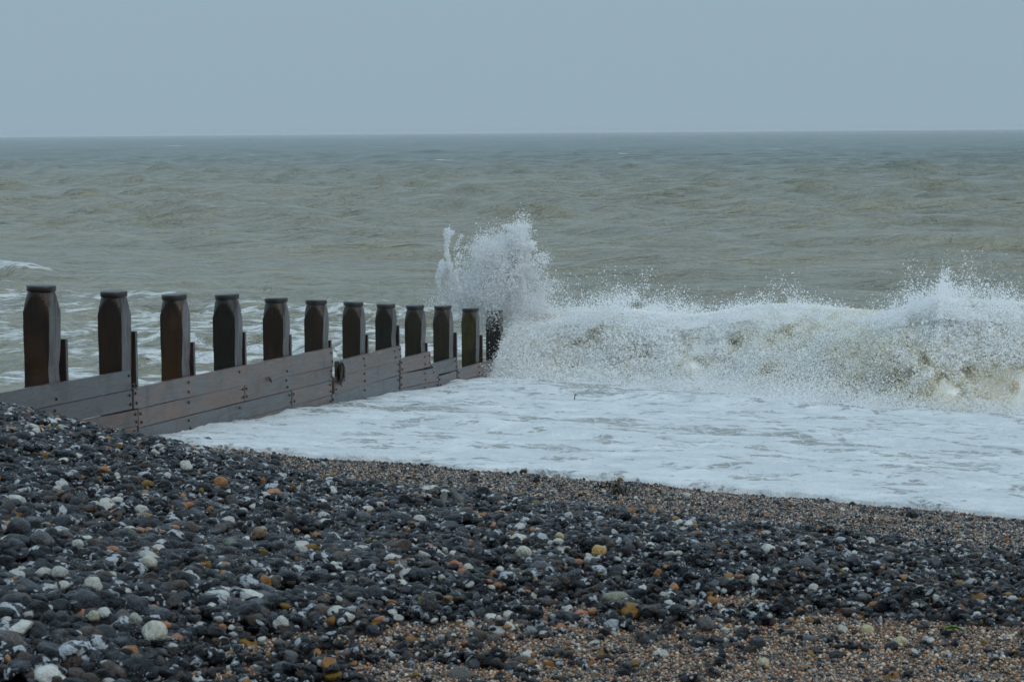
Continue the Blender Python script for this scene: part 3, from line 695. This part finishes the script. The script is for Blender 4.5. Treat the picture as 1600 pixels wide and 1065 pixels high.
# clear room for the picked stones
pk = []
_q = on_beach(697, 806); STRAP = (_q[0], _q[1])
for n_, (px, py, wpx, c, lb, flat, var_, lift) in enumerate(singles):
    P = on_beach(px, py + wpx * .12); D = float(np.hypot(P[0], P[1])); sz = wpx / F * D
    v_ = [3, 8, 14, 19, 5, 11, 21][n_ % 7] if var_ is None else var_; i0 = int((P[0] - HX0) / HC); j0 = int((P[1] - HY0) / HC)
    rr_ = max(1, int(sz * .35 / HC))
    inside = rr_ < i0 < len(hx) - rr_ - 1 and rr_ < j0 < len(hy) - rr_ - 1
    hz = float(np.percentile(HM[j0 - rr_:j0 + rr_ + 1, i0 - rr_:i0 + rr_ + 1], 55)) if inside else float(beach_z(P[0], P[1])) + .004
    hgt = flat * sz; zsc = hgt / (2 * PFLAT[v_])
    if n_ >= len(singles) - 2: hz = float(beach_z(P[0], P[1])) + .03
    pk.append((P[0], P[1], sz)); rz = random.uniform(-.35, .35)
    single(v_, (P[0], P[1], hz + hgt * .28), sz, sz, zsc, rz, (random.uniform(-.12, .12), random.uniform(-.12, .12)), c, (0.05 if c[0] > .15 else .4, random.random(), random.random()), lb)
# fine strip between the bank's foot and the foam, and grit in the hollow
N_f = 150000; fx_, fy_ = wedge(N_f, 11.5, 25.5, r1, 1.2); s_ = S_of(fx_, fy_); ok = (coarse(fx_, fy_) < .6) & (s_ < 19.0) & (s_ > 11) & (g_side(fx_, fy_) > .2) & (r1.random(N_f) < .8); fx_, fy_ = fx_[ok], fy_[ok]
fsz = np.clip(np.exp(r1.normal(math.log(.019), .38, len(fx_))), .009, .07) * (1 + .35 * (r1.random(len(fx_)) < .04))
wetsand = sstep(.05, .45, perlin2(fx_ * .8 + 3, fy_ * .8)) * sstep(.4, 2.0, fx_) * sstep(14.6, 16, S_of(fx_, fy_))
k2 = r1.random(len(fx_)) > .75 * wetsand; fx_, fy_, fsz = fx_[k2], fy_[k2], fsz[k2]
fcol, fk = palette(len(fx_), np.full(len(fx_), .62), r1); fz_ = beach_z(fx_, fy_) + fsz * r1.uniform(-.10, .38, len(fx_))
AX = np.concatenate([bx[mask], fx_]); AY = np.concatenate([by[mask], fy_]); AZ = np.concatenate([bz_[mask], fz_]); AS = np.concatenate([size[mask], fsz])
AR = np.concatenate([np.stack([tilt[mask, 0], tilt[mask, 1], rot[mask]], 1), np.stack([r1.normal(0, .5, len(fx_)), r1.normal(0, .5, len(fx_)), r1.uniform(0, 6.28, len(fx_))], 1)])
AV = np.concatenate([var[mask], r1.integers(0, NV, len(fx_))]); AC = np.concatenate([colr[mask], fcol]); AP = np.concatenate([prnd[mask], r1.random((len(fx_), 3))]); ASQ = np.concatenate([sq[mask], np.ones(len(fx_))])
kp = np.ones(len(AX), bool); kp &= ~(((AX - STRAP[0]) ** 2 + (AY - STRAP[1]) ** 2 < .07 ** 2) & (AZ > beach_z(AX, AY) + .012))
for x, y, sz in pk:
    near = (np.abs(AX - x) < sz) & (np.abs(AY - y) < sz); kp &= ~(near & (((AX - x) ** 2 + ((AY - y) * 1.0 + sz * .15) ** 2) < (sz * .42) ** 2) & (AZ > -9))
def sel(*a): return [k[kp] for k in a]
AX, AY, AZ, AS, AR, AV, AC, AP, ASQ = sel(AX, AY, AZ, AS, AR, AV, AC, AP, ASQ)
sm_ = bpy.data.meshes.new('shingle'); sm_.vertices.add(len(AX)); sm_.vertices.foreach_set('co', np.stack([AX, AY, AZ], 1).astype(np.float32).ravel())
set_attr(sm_, 'prot', AR, 'FLOAT_VECTOR'); set_attr(sm_, 'pscale', np.stack([AS, AS, AS * ASQ], 1), 'FLOAT_VECTOR'); set_attr(sm_, 'pvar', AV, 'INT')
set_attr(sm_, 'pcol', np.concatenate([AC, np.ones((len(AX), 1))], 1), 'FLOAT_COLOR'); set_attr(sm_, 'prnd', AP, 'FLOAT_VECTOR')
shingle = link('shingle', sm_); tag(shingle, 'wet flint shingle of dark, white and orange pebbles heaped over the whole beach', kind='stuff')
g = bpy.data.node_groups.new('shingle_nodes', 'GeometryNodeTree')
g.interface.new_socket('Geometry', in_out='INPUT', socket_type='NodeSocketGeometry'); g.interface.new_socket('Geometry', in_out='OUTPUT', socket_type='NodeSocketGeometry')
gn, gl = g.nodes, g.links; gi = gn.new('NodeGroupInput'); go = gn.new('NodeGroupOutput')
jn = gn.new('GeometryNodeGeometryToInstance')
protos = {}
for o in COL.objects:
    if o.name.startswith('pebble') and o.data.name not in protos: protos[o.data.name] = o
for m in reversed(PM):
    if m.name not in protos: continue
    oi = gn.new('GeometryNodeObjectInfo'); oi.transform_space = 'ORIGINAL'; oi.inputs['Object'].default_value = protos[m.name]
    gl.new(oi.outputs['Geometry'], jn.inputs[0])
smt = gn.new('GeometryNodeSetMaterial'); smt.inputs['Material'].default_value = M['pebi']; gl.new(jn.outputs[0], smt.inputs[0])
m2p = gn.new('GeometryNodeMeshToPoints'); gl.new(gi.outputs[0], m2p.inputs['Mesh'])
iop = gn.new('GeometryNodeInstanceOnPoints'); gl.new(m2p.outputs[0], iop.inputs['Points']); gl.new(smt.outputs[0], iop.inputs['Instance']); iop.inputs['Pick Instance'].default_value = True
def named(n, t):
    a = gn.new('GeometryNodeInputNamedAttribute'); a.data_type = t; a.inputs['Name'].default_value = n; return a.outputs['Attribute']
gl.new(named('pvar', 'INT'), iop.inputs['Instance Index']); gl.new(named('pscale', 'FLOAT_VECTOR'), iop.inputs['Scale'])
e2r = gn.new('FunctionNodeEulerToRotation'); gl.new(named('prot', 'FLOAT_VECTOR'), e2r.inputs[0]); gl.new(e2r.outputs[0], iop.inputs['Rotation'])
gl.new(iop.outputs[0], go.inputs[0]); shingle.modifiers.new('stones', 'NODES').node_group = g
# grit: tiny grains between the stones
N_g = 420000; qx, qy = wedge(N_g, 5.0, 10.5, r1, .6); gpp = gravel_patch(qx, qy); ok = r1.random(N_g) < np.clip(gpp * 1.3 + .03, 0, 1); qx, qy = qx[ok], qy[ok]
q2x, q2y = wedge(170000, 11.5, 24.5, r1, .4); ok = (S_of(q2x, q2y) < 18.9) & (coarse(q2x, q2y) < .7) & (g_side(q2x, q2y) > .2); q2x, q2y = q2x[ok], q2y[ok]
gr = np.concatenate([np.exp(r1.normal(math.log(.0025), .38, len(qx))), np.exp(r1.normal(math.log(.0042), .3, len(q2x)))]); qx = np.concatenate([qx, q2x]); qy = np.concatenate([qy, q2y]); gr = np.clip(gr, .0012, .008)
u = r1.random(len(qx)); v = r1.random((len(qx), 1)); gc = np.where(u[:, None] < .33, np.array([[.34, .150, .055]]) * (.3 + v), np.where(u[:, None] < .62, np.array([[.46, .37, .28]]) * (.4 + .9 * v), np.where(u[:, None] < .78, np.array([[.13, .10, .08]]) * (.5 + v), np.array([[.03, .03, .032]]) * (.6 + v))))
far_ = np.arange(len(qx)) >= len(qx) - len(q2x); gc[far_] = gc[far_] * .75 + gc[far_].mean(1, keepdims=True) * np.array([[.50, .40, .33]])
go_ = gn_points('gravel', np.stack([qx, qy, beach_z(qx, qy) + gr * r1.uniform(.1, 1.8, len(qx))], 1), gr, gc, M['grain']); tag(go_, 'fine orange and tan gravel in the hollow and along the foam line', kind='stuff')

# ------------------------------------------------------------------ seaweed, strap, leaves, stick
def ribbons(name, blades, mat, loc):
    V = []; fc = []
    for pts, w in blades:
        n = len(pts); b0 = len(V); pts = [Vector(p) for p in pts]
        tw = random.uniform(0, 3.14)
        for i, p in enumerate(pts):
            t = (pts[min(i + 1, n - 1)] - pts[max(i - 1, 0)]).normalized(); a = t.cross(Vector((math.cos(tw), math.sin(tw), .6))); a = a.normalized() if a.length > 1e-4 else Vector((1, 0, 0))
            nn = t.cross(a).normalized(); tw += random.uniform(-.5, .5); ww = w * (math.sin(math.pi * min(.96, (i + .6) / n)) ** .6) * random.uniform(.7, 1.3)
            for s1, s2 in ((-1, .25), (1, .25), (1, -.25), (-1, -.25)): V.append(tuple(p + a * ww * .5 * s1 + nn * .004 * s2))
        for i in range(n - 1):
            for k in range(4): a0 = b0 + i * 4 + k; a1 = b0 + i * 4 + (k + 1) % 4; fc.append((a0, a1, a1 + 4, a0 + 4))
        fc.append((b0 + 3, b0 + 2, b0 + 1, b0)); e0 = b0 + (n - 1) * 4; fc.append((e0, e0 + 1, e0 + 2, e0 + 3))
    m = bpy.data.meshes.new(name); m.from_pydata(V, [], fc); o = link(name, m, mat); o.location = loc; return o
def heap_z(x, y):
    i = int((x - HX0) / HC); j = int((y - HY0) / HC)
    return float(HM[j, i]) - .004 if 0 <= i < len(hx) and 0 <= j < len(hy) else float(beach_z(x, y)) + .02
def clump(px, py, rx, ry, n, label, length=.10, w=.012, h=.03, kind=None, mat=None):
    P = on_beach(px, py); D = float(np.hypot(P[0], P[1])); bl = []
    sx = rx / F * D; slope = abs(on_beach(px, py + 4)[1] - on_beach(px, py - 4)[1]) / 8; sy = ry * slope
    for _ in range(n):
        x = random.uniform(-1, 1) * sx * random.uniform(.3, 1); y = random.uniform(-1, 1) * sy * random.uniform(.3, 1); a = random.uniform(0, 6.28); L = length * random.uniform(.5, 1.4); pts = []
        for k in range(6):
            zz = heap_z(P[0] + x, P[1] + y) + h * random.random() ** 1.5 - P[2]; pts.append((x, y, zz)); a += random.uniform(-.7, .7); x += math.cos(a) * L / 6; y += math.sin(a) * L / 6
        bl.append((pts, w * random.uniform(.5, 1.4)))
    o = ribbons('seaweed_clump' if kind is None else 'seaweed', bl, mat or M['weed'], tuple(P)); return tag(o, label, 'seaweed' if kind is None else None, kind=kind)
clump(965, 774, 24, 8, 26, 'ragged dark seaweed clump poking up at the head of the coarse bank', .14, .016, .09)
clump(1310, 838, 150, 42, 850, 'dark olive seaweed strewn among the pebbles at the right', .07, .012, .02, kind='stuff')
clump(1520, 1036, 75, 20, 70, 'flat brown seaweed tangle at the bottom right corner', .06, .010, .006)
clump(1270, 818, 22, 5, 16, 'low dark seaweed clump above the strewn weed at right', .10, .014, .05)
clump(955, 820, 18, 6, 10, 'small rust brown weed scrap below the ragged clump', .08, .012, .03)
for k, (px, py, w_, lb) in enumerate(((1490, 995, .030, 'bright green leaf scrap above the gravel at the right'), (312, 716, .022, 'green weed scrap near the top of the left bank'), (529, 792, .020, 'tiny green weed scrap left of the grey strap'), (1489, 906, .014, 'thin green blade among dark pebbles at the right'))):
    P = on_beach(px, py); L = w_
    o = ribbons('leaf_scrap', [([(-L, 0, .03), (-L * .3, .004, .036), (L * .4, 0, .034), (L, -.004, .026)], .018), ([(-L * .4, .01, .028), (L * .1, .012, .036), (L * .7, .012, .032)], .012)], M['weedg'], tuple(P)); tag(o, lb, 'leaf')
# weed hanging from the boards
sW, zW = on_groyne(527, 566, OFF); bl = []
for _ in range(34):
    x = random.gauss(0, .035); z_ = random.uniform(-.1, .02); pts = []
    y = -.012 - random.random() * .05
    for k in range(7): pts.append((x, y, z_)); x += random.uniform(-.018, .024); z_ -= random.uniform(.02, .055); y = min(-.006, y + random.uniform(-.012, .012))
    bl.append((pts, random.uniform(.014, .03)))
pw = P0 + G_DIR * sW + G_NRM * OFF; o = ribbons('seaweed_clump', bl, M['weed'], (pw[0], pw[1], zW)); o.rotation_euler = (0, 0, math.atan2(G_DIR[1], G_DIR[0])); tag(o, 'dark bladder wrack hanging down the groyne boards between the sixth and seventh posts', 'seaweed')
for (px, py, lb) in ((418, 591, 'small weed scrap caught in the board joint below the fifth post'), (207, 601, 'small weed tuft caught at the board end beside the second post')):
    s, z_ = on_groyne(px, py, OFF); bl = []
    for _ in range(9):
        x = random.gauss(0, .03); zz = random.uniform(-.01, .03); bl.append(([(x, -.012 - .01 * k, zz - .016 * k + random.uniform(-.008, .008)) for k in range(4)], .014))
    pw = P0 + G_DIR * s + G_NRM * OFF; o = ribbons('seaweed_clump', bl, M['weed'], (pw[0], pw[1], z_)); o.rotation_euler = (0, 0, math.atan2(G_DIR[1], G_DIR[0])); tag(o, lb, 'seaweed')
# curled strap
def strap(pts, wdt, th, name, parent):
    n = len(pts); V = []; fc = []; pts = [Vector(p) for p in pts]
    for i, p in enumerate(pts):
        t = (pts[min(i + 1, n - 1)] - pts[max(i - 1, 0)]).normalized(); a = Vector((-.25, .35, 1)); a = (a - t * a.dot(t)).normalized(); nn = t.cross(a).normalized()
        for s1, s2 in ((-1, 1), (1, 1), (1, -1), (-1, -1)): V.append(tuple(p + a * wdt / 2 * s1 + nn * th / 2 * s2))
    for i in range(n - 1):
        for k in range(4): a0 = i * 4 + k; a1 = i * 4 + (k + 1) % 4; fc.append((a0, a1, a1 + 4, a0 + 4))
    fc += [(3, 2, 1, 0), tuple((n - 1) * 4 + k for k in range(4))]
    m = bpy.data.meshes.new(name); m.from_pydata(V, [], fc); o = link(name, m, M['strap'], parent)
    md = o.modifiers.new('sub', 'SUBSURF'); md.levels = 2; md.render_levels = 2; return o
P = on_beach(697, 806); u_ = float(np.hypot(P[0], P[1])) / F
tr = bpy.data.objects.new('curled_strap', None); COL.objects.link(tr); tr.location = (P[0], P[1], P[2] + .045); tag(tr, 'grey green curled rubber strap lying open on the pebbles', 'strap')
def sp(l): return [(a * u_, b * u_, c * u_) for a, b, c in l]
strap(sp([(-2, 6, 26), (-3, 2, 14), (-4, -3, 6), (-12, 2, 6), (-21, 14, 9), (-24, 26, 9), (-19, 20, 2), (-10, 2, -3), (4, -6, -5), (16, -4, -4), (25, 2, 0), (27, 14, 6)]), 12 * u_, 3 * u_, 'strap_loop', tr)
strap(sp([(8, 6, 30), (14, 10, 22), (19, 12, 13), (26, 14, 8), (29, 8, 1), (24, 0, -3)]), 14 * u_, 3 * u_, 'strap_end', tr)
# twig standing in the foam
P = on_z(898, 627, .62); m = bpy.data.meshes.new('twig'); bm = bmesh.new()
bmesh.ops.create_cone(bm, cap_ends=True, segments=7, radius1=.014, radius2=.007, depth=.20, matrix=Matrix.Translation((0, 0, .03)) @ Matrix.Rotation(.12, 4, 'Y'))
bmesh.ops.create_cone(bm, cap_ends=True, segments=6, radius1=.009, radius2=.004, depth=.08, matrix=Matrix.Translation((.025, 0, .09)) @ Matrix.Rotation(.9, 4, 'Y'))
bm.to_mesh(m); bm.free(); o = link('twig', m, M['stick']); o.scale = (.75, .75, .75); tag(o, 'short dark twig sticking up from the white foam', 'twig')
zz = swash_z(P[0], P[1]) + .06; P = on_z(898, 627, zz); o.location = (P[0], P[1], zz + .03)

# ------------------------------------------------------------------ breaking wave
bpx = np.array([740, 780, 850, 950, 1050, 1150, 1230, 1300, 1380, 1460, 1600, 1900, 2400]); bpy_ = np.array([592, 592, 594, 600, 604, 609, 620, 634, 645, 652, 650, 660, 690])
cpy = np.array([510, 494, 480, 478, 486, 466, 472, 474, 468, 452, 458, 470, 500])
pxs = np.linspace(781, 2300, 900); PB = np.array([on_z(a, b, .28) for a, b in zip(pxs, np.interp(pxs, bpx, bpy_))])
# even out the spacing
sgl = np.r_[0, np.cumsum(np.hypot(*np.diff(PB[:, :2], axis=0).T))]; TL = sgl[-1]
tt = np.linspace(0, TL, 700); bxp = np.interp(tt, sgl, PB[:, 0]); byp = np.interp(tt, sgl, PB[:, 1]); pxt = np.interp(tt, sgl, pxs)
kern = np.hanning(41); kern /= kern.sum()
bxp = np.convolve(np.pad(bxp, 20, mode='reflect', reflect_type='odd'), kern, 'valid'); byp = np.convolve(np.pad(byp, 20, mode='reflect', reflect_type='odd'), kern, 'valid')
tx, ty = np.gradient(bxp, tt), np.gradient(byp, tt); ln = np.hypot(tx, ty); tx /= ln; ty /= ln; nx_, ny_ = ty, -tx   # normal towards the shore
flip = np.sign((nx_ * -NX + ny_ * -NY).mean()); nx_ *= flip; ny_ *= flip
cyy = np.interp(pxt, bpx, cpy); depth = np.hypot(bxp, byp) + .9
HCR = np.array([EYE + ray(a, b)[2] * (dd / ray(a, b)[1]) for a, b, dd in zip(pxt, cyy, depth)]) - .28
HCR = HCR * .93
def wave_at(t, h):
    """front surface offset (towards shore) at height fraction h"""
    return np.interp(h, [0, .15, .5, .8, 1.0, 1.3], [.40, .22, -.18, -.60, -1.25, -1.45])
prof_b = np.array([.60, .42, .27, .12, -.04, -.21, -.40, -.60, -.86, -1.14, -1.36, -1.55, -1.8, -2.3, -3.0, -3.9, -5.0, -6.0]); prof_h = np.array([-.10, .0, .12, .25, .38, .50, .62, .74, .86, .95, .95, .88, .76, .6, .42, .24, .08, -.12])
nv = 90; vv_ = np.linspace(0, 1, nv); pb = np.interp(vv_, np.linspace(0, 1, len(prof_b)), prof_b); ph = np.interp(vv_, np.linspace(0, 1, len(prof_h)), prof_h)
TT = np.linspace(0, TL, 620)
def along(a, t): return np.interp(t, tt, a)
BX = along(bxp, TT)[:, None] + along(nx_, TT)[:, None] * pb; BY = along(byp, TT)[:, None] + along(ny_, TT)[:, None] * pb
hh = along(HCR, TT)[:, None] * .93; BZ = .28 + hh * ph
n_a = fbm3(BX * .9, BY * .9, BZ * 1.1, 3); n_b = fbm3(BX * 3.2, BY * 3.2, BZ * 3.2, 3); env = sstep(-.1, .15, ph) * (1 - .65 * sstep(.5, .9, vv_))
dn = (.30 * n_a + .14 * n_b) * env
endf = sstep(0, 1.6, TT)[:, None]
BX += along(nx_, TT)[:, None] * dn; BY += along(ny_, TT)[:, None] * dn; BZ = (BZ - .1 + dn * .6) * 1.0 
BZ = BZ * endf + (1 - endf) * (BZ * .45)
wavem = grid_mesh('breaking_wave', np.stack([BX, BY, BZ], -1)); wave = link('breaking_wave', wavem, M['breaker']); tag(wave, 'white breaking wave collapsing in foam to the right of the groyne end', 'wave')
set_attr(wavem, 'foam', (-.06 + .22 * sstep(.7, .95, ph) + .0 * BX) * np.ones_like(BX))
rw = np.random.default_rng(31)
def droplets(n):
    t = rw.random(n) ** 1.0 * TL * .72; h = rw.random(n) ** .9 * 1.04; Hc = along(HCR, t); d = rw.exponential(.10, n) - .06
    px = along(bxp, t); py = along(byp, t); a = along(nx_, t); b_ = along(ny_, t); off = wave_at(t, h) + d
    x = px + a * off; y = py + b_ * off; z = .24 + h * Hc
    n1 = fbm3(x * .9, y * .9, z * 1.1, 3); x += a * .30 * n1; y += b_ * .30 * n1
    k = fbm3(x * .75 + 5, y * .75, z * 1.1, 3, .6) * .8 + fbm3(x * 5, y * 5, z * 5, 2) * .55
    mistz = np.exp(-((along(pxt, t) - 1330) / 120.0) ** 2) * .5 + np.exp(-((along(pxt, t) - 800) / 60.0) ** 2) * .5
    p = sstep(-.24, .34, k + mistz + .22 * sstep(.7, 1, h) + .25 * sstep(.2, .0, h)); ok = rw.random(n) < p; return x[ok], y[ok], z[ok], k[ok], t[ok], h[ok], mistz[ok]
x, y, z, k, t, h, mz = droplets(2000000)
rad = np.clip(np.exp(rw.normal(math.log(.0062), .5, len(x))), .0025, .028) * (1 - .3 * np.clip(mz, 0, 1))
tan = sstep(.25, -.3, k + rw.normal(0, .1, len(x)) + .2 * h)[:, None] * (1 - np.clip(mz, 0, .8))[:, None]; wc = np.array([[.93, .93, .92]]) * (1 - tan) + np.array([[.84, .77, .60]]) * tan
pts = [np.stack([x, y, z], 1)]; rads = [rad]; cols = [wc * rw.uniform(.85, 1.08, (len(x), 1))]
# spray thrown above the crest and drifting before the foot
n = 520000; t = rw.random(n) * TL * .72; Hc = along(HCR, t); px_ = along(pxt, t)
lobe = .09 + .24 * np.clip(perlin2(t * .9, 3.3) + .5 * perlin2(t * 3.1, 1.1), 0, 1) + .16 * np.exp(-((px_ - 1450) / 75) ** 2) + .14 * np.exp(-((px_ - 1570) / 60) ** 2) + .16 * np.exp(-((px_ - 900) / 70) ** 2)
up_ = rw.exponential(1, n) * lobe * .8; off = -1.1 + rw.normal(0, .35, n); x = along(bxp, t) + along(nx_, t) * off; y = along(byp, t) + along(ny_, t) * off; z = .28 + Hc * .93 + up_ * .9 - .12
kk = fbm3(x * 2.2, y * 2.2, z * 2.2, 3, .6); ok = (rw.random(n) < sstep(-.15, .3, kk - .25 * up_ + .12)) & (up_ < 1.2); x, y, z, up_ = x[ok], y[ok], z[ok], up_[ok]
pts.append(np.stack([x, y, z], 1)); rads.append(np.clip(np.exp(rw.normal(math.log(.0043), .5, len(x))), .002, .015)); cols.append(np.full((len(x), 3), .93))
n = 420000; t = rw.random(n) * TL * .72; px_ = along(pxt, t); off = .34 + rw.exponential(.38, n); z = .30 + rw.exponential(.11, n) - .05 * off + .0; dens = .25 + .75 * np.clip(np.exp(-((px_ - 1350) / 160) ** 2) + .5 * np.exp(-((px_ - 1130) / 60) ** 2), 0, 1)
ok = rw.random(n) < dens; t, off, z = t[ok], off[ok], z[ok]; x = along(bxp, t) + along(nx_, t) * off; y = along(byp, t) + along(ny_, t) * off
pts.append(np.stack([x, y, z], 1)); rads.append(np.clip(np.exp(rw.normal(math.log(.005), .4, len(x))), .002, .014)); cols.append(np.full((len(x), 3), .93))
PT = np.concatenate(pts); so = gn_points('spray', PT, np.concatenate(rads), np.concatenate(cols), M['drop'], wave); so['kind'] = 'stuff'

# splash bursting up at the groyne's end
base_s = post_s[-1] + .9; C0 = P0 + G_DIR * base_s + G_NRM * .35
def at_px(px, py, dd):                                            # a point of the splash's mid plane, by where it stands in the air
    d = ray(px, py); t = (C0[1] + dd) / d[1]; return d * t + np.array([0, 0, EYE])
lumps = [(775, 455, 38, 34, 1.0), (780, 415, 30, 36, .9), (812, 375, 16, 26, .42), (820, 350, 10, 16, .16), (745, 470, 42, 18, .5), (835, 425, 18, 26, .35), (800, 490, 55, 22, 1.0), (765, 392, 26, 20, .20), (725, 455, 28, 24, .16), (834, 535, 20, 36, .9), (822, 575, 18, 14, .35), (705, 475, 30, 10, .25), (840, 465, 30, 25, .6)]
pts = []; rads = []
tot = sum(l[4] * l[2] * l[3] for l in lumps)
for (cx, cy, rx, ry, w_) in lumps:
    n = int(270000 * w_ * rx * ry / tot); a = rw.normal(0, .62, n); b_ = rw.normal(0, .62, n); dd = rw.normal(0, .42, n) if cy < 500 else rw.normal(-.15, .25, n)
    px = cx + a * rx; py = cy + b_ * ry; d = ray(px, py); tq = (C0[1] + dd) / d[:, 1]; q = d * tq[:, None] + np.array([0, 0, EYE])
    kk = fbm3(q[:, 0] * 2.4, q[:, 1] * 1.2, q[:, 2] * 2.4, 4, .62); ok = rw.random(n) < sstep(-.38, .22, kk + .2 * (w_ > .8) - .06); q = q[ok]
    pts.append(q); rads.append(np.clip(np.exp(rw.normal(math.log(.0036), .55, len(q))), .0017, .016))
# lacy strings of water at its left and rays at its top
def string(p0, p1, p2, n, wd, dd):
    s = rw.random(n) ** .9; px = (1 - s) ** 2 * p0[0] + 2 * s * (1 - s) * p1[0] + s * s * p2[0]; py = (1 - s) ** 2 * p0[1] + 2 * s * (1 - s) * p1[1] + s * s * p2[1]
    wob = 3.2 * perlin2(s * 9, p0[0]) + 1.5 * perlin2(s * 31, p1[0]); px += wob + rw.normal(0, wd, n) * (.5 + s); py += rw.normal(0, wd, n) + 2 * perlin2(s * 14, p0[1]); d = ray(px, py); tq = (C0[1] + dd + rw.normal(0, .05, n)) / d[:, 1]
    q = d * tq[:, None] + np.array([0, 0, EYE]); ok = rw.random(n) < sstep(-.5, .5, perlin2(s * 26, p2[0] + p0[1]) + .15); pts.append(q[ok]); rads.append(np.clip(np.exp(rw.normal(math.log(.008), .45, ok.sum())), .003, .024))
for k in range(9):
    dd = rw.normal(0, .3); x0 = rw.uniform(700, 750); tipx = rw.uniform(684, 732); tipy = rw.uniform(354, 440)
    string((x0, 485), (tipx - rw.uniform(0, 22), 430), (tipx, tipy), 330, 1.5, dd)
for k in range(4): string((708 - k, 430), (690, 372 + k * 3), (700 + k * 2.6, 358 + rw.uniform(-3, 5)), 520, 1.5, rw.normal(0, .15))
for k in range(4): string((740, 470), (762 + k * 4, 415), (738 + k * 6, 366 + rw.uniform(-4, 10)), 300, 1.8, rw.normal(0, .2))
for k in range(6): string((700 - k, 470), (676, 440), (690 + k, 408 + rw.uniform(-4, 8)), 520, 1.1, rw.normal(0, .2))
for k in range(30):
    string((rw.uniform(790, 815), 430), (rw.uniform(795, 830), 385), (rw.uniform(790, 834), rw.uniform(345, 385)), 620, 1.6, rw.normal(0, .25))
for k in range(34):
    string((rw.uniform(740, 840), 450), (rw.uniform(740, 850), 420), (rw.uniform(735, 862), rw.uniform(375, 430)), 420, 2.2, rw.normal(0, .3))
PT = np.concatenate(pts); RD = np.concatenate(rads)
spl = bpy.data.objects.new('splash', None); COL.objects.link(spl); spd = gn_points('spray', PT, RD, np.full((len(PT), 3), .84), M['drop'], spl); spd['kind'] = 'stuff'; tag(spl, 'tall burst of white spray where the wave hits the groyne end', 'splash')
print('points', len(PT), 'stones', len(AX), 'grains', len(qx))

# ------------------------------------------------------------------ haze: one thin body of air round the whole place
hz = box_from([(-15500, -500, -12), (15500, -500, -12), (15500, 15500, -12), (-15500, 15500, -12), (-15500, -500, 12), (15500, -500, 12), (15500, 15500, 12), (-15500, 15500, 12)], 'haze', .5)
hm = bpy.data.materials.new('haze_air'); hm.use_nodes = True; hm.node_tree.nodes.clear()
ho = hm.node_tree.nodes.new('ShaderNodeOutputMaterial'); hv = hm.node_tree.nodes.new('ShaderNodeVolumePrincipled'); hv.inputs['Color'].default_value = (.93, .96, 1, 1); hv.inputs['Density'].default_value = 1.0e-4
hm.node_tree.links.new(hv.outputs[0], ho.inputs['Volume']); haze = link('haze', hz, hm); tag(haze, kind='stuff')
